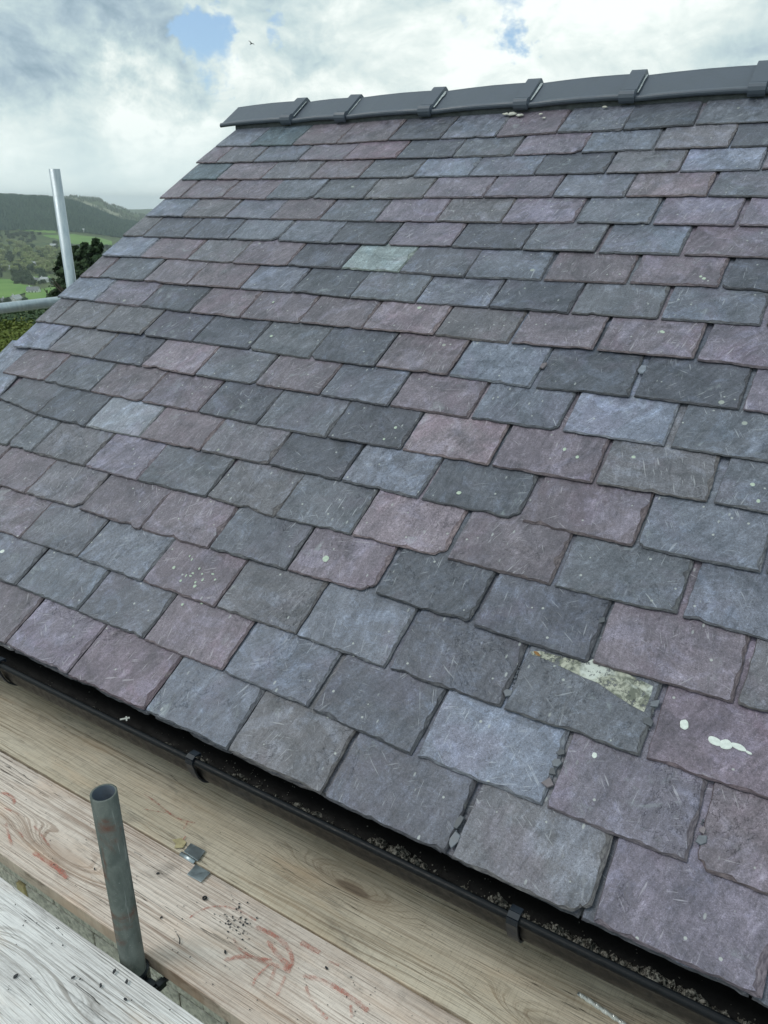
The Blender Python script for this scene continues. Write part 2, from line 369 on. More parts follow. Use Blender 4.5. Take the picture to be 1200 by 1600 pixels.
ROWS = {
 1: ([(-0.0032, 0.0087), (0.2461, -0.0046), (0.5244, -0.0141), (0.7973, -0.021), (1.0835, -0.0131), (1.3534, -0.0222), (1.6224, -0.0269), (1.8886, -0.013), (2.1578, -0.0163), (2.4224, 0.0019)], 'b t p p d b p b d g g'),
 2: ([(-0.018, 0.0076), (0.1263, 0.0012), (0.3739, 0.0017), (0.6547, -0.0001), (0.9263, -0.0077), (1.206, -0.0109), (1.4872, -0.0201), (1.7598, -0.0148), (2.0438, -0.0119), (2.3177, -0.0012), (2.5813, -0.005)], 'p n b m P d g m b n d p'),
 3: ([(-0.0044, 0.0112), (0.2426, 0.0108), (0.5333, 0.0034), (0.8251, 0.0012), (1.0929, -0.0008), (1.3666, -0.0033), (1.6287, -0.0012), (1.9091, -0.0027), (2.1859, -0.0005), (2.4492, 0.0033), (2.7129, 0.0098)], 't p n p g B b d n B p'),
 4: ([(-0.0157, 0.0013), (0.1251, 0.0036), (0.4004, 0.0027), (0.675, -0.0085), (0.9393, -0.004), (1.2074, -0.0023), (1.4905, 0.0037), (1.7585, 0.007), (2.0349, 0.0099), (2.3043, 0.0084), (2.5794, 0.0107)], 'p p p b g n m m b k g p'),
 5: ([(0.0109, 0.0065), (0.2621, 0.0082), (0.5342, 0.0078), (0.8065, -0.0018), (1.071, -0.0011), (1.3505, -0.0064), (1.6278, -0.0023), (1.8993, -0.0002), (2.1807, 0.0065), (2.4406, 0.0052), (2.7089, 0.005)], 'B n b p g m n m b m m b'),
 6: ([(-0.0088, 0.0038), (0.1328, 0.0041), (0.4045, 0.0047), (0.6715, 0.0058), (0.9461, 0.0081), (1.2195, -0.002), (1.4865, 0.0019), (1.7649, 0.0032), (2.042, -0.0001), (2.3092, 0.0014), (2.5827, 0.0028)], 'n d d b b d m d g b p g'),
 7: ([(-0.0043, 0.0057), (0.252, 0.011), (0.5467, 0.01), (0.8139, 0.0044), (1.1014, 0.002), (1.365, 0.004), (1.6271, -0.0005), (1.8964, -0.0095), (2.177, -0.001), (2.4581, 0.0091), (2.7301, 0.0137)], 'B p n p d L g b p p d b'),
 8: ([(-0.01, 0.0013), (0.1218, 0.0094), (0.4115, 0.0121), (0.6794, 0.0017), (0.9655, 0.006), (1.225, 0.0096), (1.5009, -0.0021), (1.775, -0.0032), (2.0512, 0.002), (2.325, 0.0032), (2.5973, 0.0102), (2.8787, 0.0183)], 'p g p p b d g b d g b n n'),
 9: ([(-0.0201, 0.0169), (0.2388, 0.0132), (0.532, 0.007), (0.8195, -0.0026), (1.0859, -0.0033), (1.3664, 0.004), (1.64, 0.0027), (1.9199, 0.0056), (2.191, 0.0047), (2.4577, 0.0101), (2.7383, 0.0132)], 'B m d p p p k n p p m b'),
 10: ([(0.0056, 0.0042), (0.1238, 0.0097), (0.4025, 0.0064), (0.6784, 0.0019), (0.9583, -0.0021), (1.2414, -0.0019), (1.5188, -0.0119), (1.7867, -0.0119), (2.0531, -0.0109), (2.3352, -0.0163), (2.6142, -0.0006), (2.8895, 0.0019)], 'n n n d d g d p B d d m b'),
 11: ([(0.0105, -0.0022), (0.2485, 0.0113), (0.5441, 0.004), (0.8182, -0.0), (1.0988, -0.0056), (1.3808, -0.0044), (1.6571, -0.0085), (1.9228, -0.009), (2.1964, -0.008), (2.4685, -0.0038), (2.7517, -0.0001)], 'B n d k g p b p b B g b'),
 12: ([(0.1167, 0.0117), (0.3936, 0.0041), (0.6812, -0.0039), (0.9594, -0.0113), (1.2412, -0.0093), (1.5056, -0.0173), (1.7852, -0.0158), (2.0479, -0.0092), (2.3269, -0.0053), (2.6114, 0.0007), (2.8924, 0.0059)], 'p g p p d g d k p n g p'),
 13: ([(0.2399, 0.0442), (0.5251, 0.0015), (0.8077, -0.0057), (1.0861, -0.0013), (1.3705, -0.0019), (1.6517, 0.0009), (1.9218, 0.0028), (2.1843, -0.0017), (2.475, -0.001), (2.762, -0.0025), (3.038, 0.0028)], 'B g d W p n d b d p b b'),
 14: ([(0.5201, -0.0042), (0.6702, -0.0033), (0.961, -0.0047), (1.2199, -0.0095), (1.5205, -0.0024), (1.7901, -0.0099), (2.052, -0.0038), (2.3391, 0.0006), (2.6185, 0.0001), (2.9049, 0.0054)], 'g g n m g n g k p g b'),
 15: ([(0.8102, -0.0102), (1.0863, -0.0041), (1.3745, -0.0109), (1.6523, -0.006), (1.9309, 0.001), (2.2032, 0.0092), (2.4763, 0.0018), (2.7605, -0.0028), (3.0501, 0.0048)], 'p n p p g p d d p n'),
 16: ([(0.9502, -0.0039), (1.2301, -0.0009), (1.5142, -0.0062), (1.796, -0.0054), (2.0673, -0.0028), (2.3372, -0.007), (2.6234, -0.0056), (2.9199, -0.0034)], 'p g b p n b d g P b'),
 17: ([(1.0909, 0.0131), (1.3782, 0.0106), (1.6512, 0.0065), (1.9345, 0.0065), (2.2084, -0.0004), (2.4917, -0.0109), (2.7785, -0.0061), (3.0491, 0.0001)], 'g b g p b d B m p'),
 18: ([(1.2221, 0.0055), (1.4993, 0.0039), (1.794, 0.0029), (2.0686, 0.0029), (2.339, -0.0001), (2.64, -0.0014), (2.9196, 0.0006), (3.1989, 0.0065)], 'p m P b n d n m m'),
}
# ------------------------------------------------------------------ the house and its roof
G = 0.16                                   # gauge of the slating
PITCH = 0.5560879
E1 = Vector((1, 0, 0)); E2 = Vector((0, math.cos(PITCH), math.sin(PITCH))); EN = Vector((0, -math.sin(PITCH), math.cos(PITCH)))
O = Vector((-3.1230556, 1.0131297, CAMZ - 1.166558))      # foot of the verge at the eaves
UEND = 3.95
house = thing('house', 'block house seen from its eaves, roofed in mottled purple and grey slates', 'house', (O.x, O.y + 0.15, 0))
HI = Matrix.Translation(Vector(house.location)).inverted()
def part_of(o, parent, world=None):
    """parent o and keep its world placement"""
    pw = WORLD.get(parent.name, Matrix.Translation(Vector(parent.location)) if parent.type == 'EMPTY' else Matrix.Identity(4))
    wmat = world if world is not None else Matrix.Identity(4)
    o.parent = parent; o.matrix_parent_inverse = Matrix.Identity(4)
    o.matrix_basis = pw.inverted() @ wmat
    WORLD[o.name] = wmat
    return o
WORLD = {'house': Matrix.Translation(Vector(house.location))}

M_felt = plain('roof_felt', rgb(0.10, 0.105, 0.11), 0.9, spec=0.2, scale=30, bumpd=0.002)
M_block = plain('concrete_block', rgb(0.56, 0.53, 0.46), 0.95, spec=0.15, vary=0.30, scale=55, bumpd=0.006, dirt=rgb(0.12, 0.11, 0.09), dirt_lo=0.58)
M_mortar = plain('mortar', rgb(0.25, 0.235, 0.20), 0.95, spec=0.15, scale=60, bumpd=0.003)
M_cream = plain('lime_mortar', rgb(0.62, 0.60, 0.54), 0.9, spec=0.2, scale=50, bumpd=0.004)
M_timber = plain('pale_timber', rgb(0.48, 0.40, 0.22), 0.8, spec=0.2, scale=30, aniso=(1, 1, .1), bumpd=0.001)
M_gutter = plain('black_gutter_plastic', rgb(0.005, 0.006, 0.008), 0.42, spec=0.22, vary=0.3, scale=60, bumpd=0.0006, dirt=rgb(0.022, 0.022, 0.02), dirt_lo=0.60)
M_gutin = plain('grimy_gutter_inside', rgb(0.003, 0.003, 0.0035), 0.6, spec=0.2, vary=0.5, scale=40, bumpd=0.001, dirt=rgb(0.02, 0.02, 0.018), dirt_lo=0.60)
M_clip = plain('black_gutter_clip', rgb(0.012, 0.017, 0.026), 0.42, spec=0.4)
def silt_material():
    n = material('gutter_silt'); ge = n.add('ShaderNodeNewGeometry'); tc = n.add('ShaderNodeTexCoord'); P = tc.outputs['Object']
    sp = n.add('ShaderNodeSeparateXYZ'); n.l.new(P, sp.inputs[0])
    a = n.noise(P, 150.0, 6.0, 0.75, 0.4); b = n.noise(P, 30.0, 6.0, 0.7, 0.5)
    hgt = n.ramp(n.math('ADD', sp.outputs[2], n.math('MULTIPLY', n.math('SUBTRACT', b, .5), .03)), GC_Z - 0.080, GC_Z - 0.064)
    c = n.mix(n.ramp(a, .42, .6), rgb(0.012, 0.012, 0.011), n.mix(b, rgb(0.20, 0.19, 0.165), rgb(0.55, 0.54, 0.49)))
    setp(n, color=c, rough=0.9, spec=0.15, normal=bump(n, a, 0.003)); return n.mat
GC_Z = -1.200 + CAMZ
M_moss = silt_material()
M_ridge = plain('ridge_tile_blue_grey', rgb(0.092, 0.108, 0.138), 0.44, spec=0.5, vary=0.10, scale=9, bumpd=0.0012, dirt=rgb(0.10, 0.115, 0.13), dirt_lo=0.68)
M_black_tile = M_ridge

def P3(u, v, n=0.0): return O + E1 * u + E2 * v + EN * n
RV = 18.2 * G                               # foot of ridge tiles
RIDGE_V = RV + 0.165
# boarding under the slates: both slopes as one closed sheet, 3 cm thick
ridge_pt = P3(0, RIDGE_V, -0.045)
vs = []; back_y = 2 * ridge_pt.y - P3(0, 0.02, 0).y
prof = [P3(0, 0.03, -0.030), P3(0, RIDGE_V, -0.030)]
top = prof[1]; b0 = prof[0]
prof.append(Vector((0, 2 * top.y - b0.y, b0.z)))
prof2 = [q - Vector((0, 0, 0.035)) for q in prof]
for X in (O.x + 0.006, O.x + UEND - 0.006):
    for q in prof + prof2[::-1]: vs.append(Vector((X, q.y, q.z)))
fs = [tuple(range(6)), tuple(range(11, 5, -1))] + [(i, 6 + i, 6 + (i + 1) % 6, (i + 1) % 6) for i in range(6)]
roof = new_obj('roof', mesh('roof_boarding', vs, fs, M_felt)); part_of(roof, house)

SLCOL = {
 'p': (116, 108, 113), 'P': (118, 106, 113), 'd': (85, 88, 94), 'g': (101, 104, 109), 'b': (110, 114, 122), 'B': (128, 134, 146),
 'n': (109, 108, 111), 'm': (121, 115, 124), 'k': (131, 121, 126), 't': (90, 104, 109), 'L': (140, 153, 152), 'W': (144, 149, 157)}
SLGAIN = 1.10
def slate_color(code):
    s = SLCOL[code]; g_ = sum(s) / 3; base = (108, 107, 112)
    s = [base[i] + (0.80 * (g_ - 108)) + 0.92 * (s[i] - g_) for i in range(3)]
    c = srgb(*s); k = SLGAIN * rnd.uniform(0.92, 1.08)
    return (c[0] * k * rnd.uniform(0.98, 1.02), c[1] * k, c[2] * k * rnd.uniform(0.98, 1.02), 1)

def rough_line(n, amp, rr, rough=0.55):
    """1-D fractal offsets"""
    s = rr.uniform(0, 1000); o = []
    for i in range(n):
        x = i * 0.35; v = 0
        a = 1.0
        for k in range(4):
            v += a * noise.noise(Vector((s + x * (2 ** k), 3.1 * k, 0.7))); a *= rough
        o.append(v * amp)
    return o

def slate_mesh(wd, ln, t, rr, big_cut=0.0):
    """a hand split slate: tail edge on y=0, x from 0 to wd, top face at z=0"""
    nb, ns = 26, 18
    se = G * 1.35                                 # roughened length of the sides
    bot = rough_line(nb, 0.0022, rr, 0.7); rgt = rough_line(ns, 0.0018, rr, 0.7); lft = rough_line(ns, 0.0022, rr)
    # scars of chipped pieces along the tail
    for _ in range(rr.choice((0, 1, 1, 2))):
        c = rr.uniform(0.05, 0.95) * nb; wdt = rr.uniform(0.7, 2.5); dp = rr.uniform(0.002, 0.0065)
        for i in range(nb): bot[i] += dp * math.exp(-((i - c) / wdt) ** 2)
    cr_ = big_cut if big_cut else (rr.uniform(0.012, 0.030) if rr.random() < 0.09 else rr.uniform(0.0002, 0.003))
    cl_ = rr.uniform(0.010, 0.022) if rr.random() < 0.06 else rr.uniform(0.0002, 0.002)
    outer = []; ins = []
    insb = rough_line(nb, 0.0022, rr); insr = rough_line(ns, 0.0055, rr, 0.7); insl = rough_line(ns, 0.001, rr)
    def corner(dx, dy, c):                        # how far a corner cut pulls the outline in
        return max(0.0, c - dx - dy) * 0.55 if c > 0 else 0.0
    tap = rr.uniform(-0.002, 0.002)
    for i in range(nb):                           # tail, left to right
        f = i / (nb - 1); x = f * wd; y = bot[i]
        k = corner(wd - x, 0, cr_); k2 = corner(x, 0, cl_)
        outer.append([x - k + k2, y + k + k2])
        ins.append([0.0, 0.0022 + max(0, insb[i] * 1.4 + 0.0012)])
    for j in range(1, ns):                        # right side going up
        f = j / (ns - 1); y = f * se; k = corner(0, y, cr_)
        outer.append([wd + rgt[j] - k + tap * f, y + k * 0.6]); ins.append([-(0.0030 + max(0.0, insr[j] + 0.0025)), 0.0])
    outer.append([wd + tap, ln]); ins.append([-0.001, -0.001])
    outer.append([0 + tap, ln]); ins.append([0.001, -0.001])
    for j in range(ns - 1, 0, -1):
        f = j / (ns - 1); y = f * se; k = corner(0, y, cl_)
        outer.append([lft[j] + k + tap * f, y + k * 0.6]); ins.append([0.0016 + max(0, insl[j]), 0.0])
    # flakes knocked off the arrises: wider sloping scars
    for _ in range(rr.choice((1, 2, 3, 4))):
        c = rr.uniform(0, ns) + nb; w_ = rr.uniform(0.6, 2.6); dp = rr.uniform(0.002, 0.009)
        for i in range(nb, nb + ns - 1): ins[i][0] -= dp * max(0.0, 1 - abs(i - c) / w_) ** 0.6
    for _ in range(rr.choice((1, 2, 3))):
        c = rr.uniform(0, nb); w_ = rr.uniform(0.6, 2.4); dp = rr.uniform(0.001, 0.006)
        for i in range(1, nb - 1): ins[i][1] += dp * max(0.0, 1 - abs(i - c) / w_) ** 0.6
    n_ = len(outer)
    # corners of the inset ring follow both neighbours
    ins[0] = [0.002, ins[0][1]]; ins[nb - 1] = [-0.0045, ins[nb - 1][1]]
    V = []
    warp = rr.uniform(-0.0008, 0.0014); wph = rr.uniform(0, 6)
    def zz(x, y): return warp * math.sin(x / wd * 3 + wph) * max(0, 1 - y / (1.3 * G))
    ch = t * rr.uniform(0.45, 0.8)
    for (x, y), (a, b) in zip(outer, ins): V.append((x + a, y + b, zz(x, y)))
    for x, y in outer: V.append((x, y, -ch + zz(x, y)))
    for i, (x, y) in enumerate(outer): V.append((x + (0.0006 if i < nb else 0), y + (0.0015 if i < nb else 0), -t))
    Fc = [tuple(range(n_))]; mi = [0]
    for i in range(n_):
        j = (i + 1) % n_
        Fc.append((n_ + i, n_ + j, j, i)); mi.append(1)
        Fc.append((2 * n_ + i, 2 * n_ + j, n_ + j, n_ + i)); mi.append(1)
    Fc.append(tuple(range(3 * n_ - 1, 2 * n_ - 1, -1))); mi.append(1)
    me = bpy.data.meshes.new('slate'); me.from_pydata(V, [], Fc)
    me.materials.append(M_slate); me.materials.append(M_sedge)
    me.polygons.foreach_set('material_index', mi); me.update()
    return me

def add_slate(u0, v0, u1, v1, code, rr, lift=0.0, ln=None, big=0.0, parent=roof, t=None):
    t = t or rr.uniform(0.0055, 0.0080)
    wd = math.hypot(u1 - u0, v1 - v0); a = math.atan2(v1 - v0, u1 - u0)
    dx = E1 * math.cos(a) + E2 * math.sin(a); dy = E2 * math.cos(a) - E1 * math.sin(a)
    tau = math.atan2(0.0090, G) + rr.uniform(-0.003, 0.001); a_r = rr.uniform(-.004, .004)
    dyt = dy * math.cos(tau) - EN * math.sin(tau); dx = (dx + EN * a_r).normalized(); dn = dx.cross(dyt).normalized(); dyt = dn.cross(dx)
    mt = Matrix.Identity(4); p = P3(u0, v0, lift)
    for i in range(3): mt[i][0] = dx[i]; mt[i][1] = dyt[i]; mt[i][2] = dn[i]; mt[i][3] = p[i]
    o = new_obj('slate', slate_mesh(wd, ln or (2 * G + 0.055), t, rr, big))
    o.color = slate_color(code)
    part_of(o, parent, mt)
    return o

SLATES = {}
W_ = 1.723 * G
fill_codes = 'p n g d b m p g b d k n'.split()
rr = random.Random(11)
for k, (J, cs) in ROWS.items():
    J = list(J); cs = cs.split(); v_row = (18 - k) * G
    lead = [];
    # continue the row to the verge on the left, beyond the picture
    if k >= 12:
        first = J[0][0]; u = first
        while u > W_ * 0.62:
            u -= W_ * rr.uniform(0.97, 1.03)
            if u < 0.10: u = 0.0
            lead.insert(0, (u, rr.uniform(-0.002, 0.002)))
        if lead and lead[0][0] > 0.001: lead[0] = (0.0, 0.0)
    nlead = len(lead)
    J = lead + J
    cs = [rr.choice(fill_codes) for _ in range(max(0, nlead - 1))] + (cs if k < 12 else [rr.choice('pngb') if False else cs[0]] + cs[1:])
    if k >= 12:
        # first listed code is the slate left of the first joint when the row runs out of frame
        orig = ROWS[k][1].split(); nj = len(ROWS[k][0])
        if k in (12, 13, 14, 15, 16, 17, 18):
            cs = [rr.choice(fill_codes) for _ in range(nlead - 1)] + orig
    while J[-1][0] < UEND - 0.05:
        u = J[-1][0] + W_ * rr.uniform(0.96, 1.05)
        J.append((min(u, UEND), rr.uniform(-0.003, 0.003)))
    while len(cs) < len(J) - 1: cs.append(rr.choice(fill_codes))
    for i in range(len(J) - 1):
        (u0, d0), (u1, d1) = J[i], J[i + 1]
        gl = rr.uniform(0.0012, 0.003); gr = rr.uniform(0.002, 0.0045)
        if u0 > 2.1 and k > 4: gl += rr.uniform(0.001, 0.005)
        if u1 > 2.1 and k > 4: gr += rr.uniform(0.001, 0.006)
        if k in (10,) and abs(u1 - 2.32) < 0.06: gr += 0.006
        dd = rr.uniform(-0.0025, 0.0025)
        big = 0.0
        if (k, i) in (): big = 0.03
        vb = v_row + dd * 0.4
        # the tail corners: average of the row with what was measured at each joint
        o = add_slate(u0 + (gl if u0 > 0.01 else rr.uniform(-0.004, 0.006)), vb + d0 * 0.85 + rr.uniform(-.0015, .0015), u1 - gr, vb + d1 * 0.85 + rr.uniform(-.0015, .0015), cs[i], rr,
                      lift=rr.uniform(0, 0.0018), ln=(RV - v_row + 0.06 if k <= 2 else None))
        SLATES[(k, round(u0, 2))] = o
# undercourse at the eaves, joints broken by half
u = 0.0
while u < UEND - 0.02:
    u1 = min(UEND, u + (W_ / 2 if u == 0 else W_ * rr.uniform(0.97, 1.03)))
    add_slate(u + 0.002, 0.000, u1 - 0.002, 0.000, rr.choice('ddgn'), rr, lift=-0.0125, ln=G + 0.055, t=0.007)
    u = u1

# small things on the slates, laid in the roof plane
def on_roof(u, v, n, ang=0.0):
    dx = E1 * math.cos(ang) + E2 * math.sin(ang); dy = EN.cross(dx); p = P3(u, v, n)
    mt = Matrix.Identity(4)
    for i in range(3): mt[i][0] = dx[i]; mt[i][1] = dy[i]; mt[i][2] = EN[i]; mt[i][3] = p[i]
    return mt
def uv_at(px, py, lift=0.0):
    d = pix(px, py); c0 = Vector((0, 0, CAMZ)); p0 = P3(0, 0, lift)
    t = (p0 - c0).dot(EN) / d.dot(EN); q = c0 + d * t - p0
    return q.dot(E1), q.dot(E2)
M_lime = plain('pale_lichen', rgb(0.52, 0.60, 0.50), 0.9, spec=0.2, vary=0.15, scale=120, bumpd=0.001)
M_white = plain('bird_dropping', rgb(0.74, 0.78, 0.74), 0.8, spec=0.2, vary=0.1, scale=120)
def splat(px, py, rx, ry, ang, mat, seed, name, lift=None):
    u, v = uv_at(px, py); q = random.Random(seed); n = 18; V = [(0, 0, 0.0009)]; row = round(18 - v / G + 0.0)
    for ring_, hh in ((0.8, 0.0008), (1.0, 0.0)):
        for i in range(n):
            a = 2 * math.pi * i / n; r_ = ring_ * (1 + 0.18 * noise.noise(Vector((seed * 7.7 + math.cos(a) * 1.2, math.sin(a) * 1.2, 0))))
            V.append((math.cos(a) * rx * r_, math.sin(a) * ry * r_, hh))
    Fc = [(0, 1 + i, 1 + (i + 1) % n) for i in range(n)] + [(1 + i, 1 + n + i, 1 + n + (i + 1) % n, 1 + (i + 1) % n) for i in range(n)]
    k = math.floor(v / G); dv = v - k * G
    h = -dv * 0.0090 / G + 0.0016 + (0.002 if name == 'rust_spot' else 0)
    u, v = uv_at(px, py, h)
    tau = math.atan2(0.0090, G)
    mt = on_roof(u, v, h, ang) @ Matrix.Rotation(0, 4, 'X')
    o = new_obj(name, mesh(name, V, Fc, mat)); part_of(o, roof, mt)
    return o
splat(1069, 1132, .0080, .0105, 0.1, M_white, 1, 'bird_dropping')
splat(1117, 1158, .0125, .0082, -.2, M_white, 2, 'bird_dropping')
splat(1134, 1163, .0115, .0098, .1, M_white, 3, 'bird_dropping')
splat(1154, 1167, .0140, .0060, -.1, M_white, 4, 'bird_dropping')
splat(1170, 1176, .0060, .0028, -.2, M_white, 5, 'bird_dropping')
splat(929, 1180, .0050, .0060, .2, M_white, 6, 'bird_dropping')
splat(509, 873, .0095, .0100, .3, M_lime, 7, 'lichen_spot')
splat(655, 481, .0080, .0075, .3, M_lime, 8, 'lichen_spot')
splat(3, 862, .0100, .0080, .3, M_white, 9, 'lichen_spot')
qs = random.Random(5)
for i in range(16):
    splat(300 + qs.gauss(0, 24), 905 + qs.gauss(0, 16), qs.uniform(.0025, .0055), qs.uniform(.0025, .0055), 0, M_lime, 20 + i, 'lichen_spot')
for i, (x, y) in enumerate(((618, 668), (600, 686), (882, 702), (902, 714), (717, 770), (990, 714), (1176, 757), (1185, 783), (424, 525), (427, 472), (1095, 432), (1100, 435), (1034, 518), (1036, 519))):
    splat(x, y, qs.uniform(.004, .007), qs.uniform(.004, .006), 0, M_lime, 50 + i, 'lichen_spot')

# pale crust across the top corner of one slate
def crust(pts, name, mat, lift=0.0022):
    u0, v0 = uv_at(*pts[0]); k = math.floor(uv_at(*pts[-1])[1] / G)
    V = []; zc_ = []
    for x, y in pts:
        u_, v_ = uv_at(x, y); h = -(v_ - k * G) * 0.0090 / G + lift
        u_, v_ = uv_at(x, y, h); V.append(P3(u_, v_, h) )
    c = sum(V, Vector()) / len(V)
    n_ = len(V); Vb = [q - EN * 0.0016 + (q - c).normalized() * 0.001 for q in V]
    Fc = [tuple(range(n_))] + [(i, n_ + i, n_ + (i + 1) % n_, (i + 1) % n_) for i in range(n_)]
    o = new_obj(name, mesh(name, V + Vb, Fc, mat)); part_of(o, roof)
    return o
def crust_material():
    n = material('pale_crust'); tc = n.add('ShaderNodeTexCoord'); P = tc.outputs['Object']
    a = n.noise(P, 40.0, 8.0, 0.7, 0.6); b = n.noise(P, 12.0, 5.0, 0.6, 0.4)
    c = n.mix(n.ramp(a, 0.42, 0.58), rgb(0.17, 0.18, 0.15), rgb(0.50, 0.50, 0.42))
    c = n.mix(n.ramp(b, 0.50, 0.60, 0, 0.85), c, rgb(0.66, 0.69, 0.65))
    setp(n, color=c, rough=0.9, spec=0.2, normal=bump(n, a, 0.003))
    al = n.ramp(n.noise(n.vmath('ADD', P, (3, 1, 5)), 55.0, 6.0, 0.75), 0.40, 0.48, 0.15, 1.0)
    tr = n.add('ShaderNodeBsdfTransparent'); mx = n.add('ShaderNodeMixShader')
    n.set(mx.inputs[0], al); n.l.new(tr.outputs[0], mx.inputs[1]); n.l.new(n.b.outputs[0], mx.inputs[2]); n.l.new(mx.outputs[0], n.out.inputs[0])
    return n.mat
M_crust = crust_material()
crust([(829, 1018), (845, 1017), (868, 1024), (900, 1031), (914, 1036), (926, 1030), (975, 1050), (1020, 1072), (1017, 1085), (1006, 1112), (998, 1108), (985, 1101), (960, 1085), (935, 1067), (912, 1058), (880, 1043), (852, 1030), (832, 1023)], 'mineral_crust', M_crust)

M_rustspot = plain('rust_spot', rgb(0.30, 0.16, 0.06), .9, vary=.4, scale=150)
splat(839, 1021, .009, .0035, -.35, M_rustspot, 91, 'rust_spot', 0.003)
# loose chips of slate caught in the joints
def chip_mesh(sx, sy, t, seed, mat):
    q = random.Random(seed); n = q.choice((4, 5, 5, 6)); V = []
    for z_, k in ((t, 0.88), (0, 1.0)):
        q2 = random.Random(seed + 1)
        for i in range(n):
            a = 2 * math.pi * (i + q2.uniform(-.3, .3)) / n; r_ = q2.uniform(.75, 1.1) * k
            V.append((math.cos(a) * sx * r_, math.sin(a) * sy * r_, z_))
    Fc = [tuple(range(n)), tuple(range(2 * n - 1, n - 1, -1))] + [(i, n + i, n + (i + 1) % n, (i + 1) % n) for i in range(n)]
    return mesh('slate_chip', V, Fc, mat)
M_chip = plain('slate_chip_stone', rgb(0.15, 0.16, 0.185), 0.5, vary=0.3, scale=60)
CHG = 'loose slate chips caught in the joints of the roof'
CH = [(716, 1284, 5, 11, 'd', 'longest dark chip upright in the joint just above the gutter'),
      (710, 1312, 8, 13, 'b', 'pale rounded chip at the foot of the lowest joint by the gutter'),
      (856, 1222, 9, 8, 'p', 'purple chip at the foot of the filled joint beside the pale blue slate'),
      (863, 1205, 7, 8, 'd', 'dark square chip low in the filled joint beside the pale blue slate'),
      (869, 1190, 8, 7, 'b', 'grey chip midway in the filled joint beside the pale blue slate'),
      (876, 1175, 6, 6, 'd', 'small black chip topmost in the filled joint beside the pale blue slate'),
      (1024, 1098, 6, 10, 'b', 'thin pale chip above the others beside the white crusted slate'),
      (1012, 1126, 9, 8, 'd', 'broad dark chip on the corner of the white crusted slate'),
      (794, 1082, 7, 7, 'b', 'blue grey chip left of the white crusted slate'),
      (941, 968, 5, 8, 'd', 'dark chip in the joint above the white crusted slate'),
      (1003, 575, 6, 9, 'B', 'pale pointed chip stuck in the joint high on the right of the roof'),
      (849, 570, 5, 8, 'p', 'mauve chip wedged in the joint beside the pale blue slate high on the roof'),
      (1096, 1312, 6, 9, 'b', 'grey chip in the joint near the right border, lower of two'),
      (1098, 1296, 5, 5, 'k', 'tan chip in the joint near the right border, upper of two')]
for i, (x, y, sx, sy, cc, lb) in enumerate(CH):
    u, v = uv_at(x, y); d = pix(x, y); dist = (P3(u, v) - Vector((0, 0, CAMZ))).length
    k = dist / FPX * 1.15
    M_c = plain('chip_' + str(i), srgb(*SLCOL[cc]), 0.5, vary=0.2, scale=80)
    o = new_obj('slate_chip', chip_mesh(sx * k, sy * k, 0.003, 40 + i, M_c))
    uu, vv = uv_at(x, y, 0.0)
    dv = vv - math.floor(vv / G) * G
    o.matrix_world = on_roof(uu, vv, 0.0005 - dv * 0.0090 / G, rr.uniform(-.5, .5))
    tag(o, 'slate ' + lb if not lb.startswith('slate') else lb, 'slate chip', CHG)
    o['label'] = lb
# rubble crumbs in the joints
V = []; Fc = []
q = random.Random(3)
for (xa, ya, xb, yb, n) in ((815, 1020, 795, 1098, 30), (878, 1160, 856, 1228, 26), (1028, 1080, 1012, 1140, 14), (946, 950, 936, 985, 14), (722, 1275, 712, 1300, 8), (1100, 1270, 1096, 1300, 5)):
    for i in range(n):
        f = q.random(); x = xa + (xb - xa) * f + q.gauss(0, 1.6); y = ya + (yb - ya) * f
        u, v = uv_at(x, y, -0.004); s = q.uniform(.0012, .0035); c = P3(u, v, -0.0055 - (v / G - math.floor(v / G)) * 0.0090)
        b = len(V); a = q.uniform(0, 6)
        for j in range(4):
            V.append(c + E1 * math.cos(a + j * 1.57) * s * q.uniform(.6, 1.3) + E2 * math.sin(a + j * 1.57) * s * q.uniform(.6, 1.5) + EN * q.uniform(0.0, .003))
        V.append(c + EN * -0.004); V.append(c + EN * 0.0035)
        for j in range(4): Fc.append((b + j, b + (j + 1) % 4, b + 5)); Fc.append((b + (j + 1) % 4, b + j, b + 4))
o = new_obj('crumbs', mesh('crumbs', V, Fc, M_chip)); part_of(o, roof); o['kind'] = 'stuff'

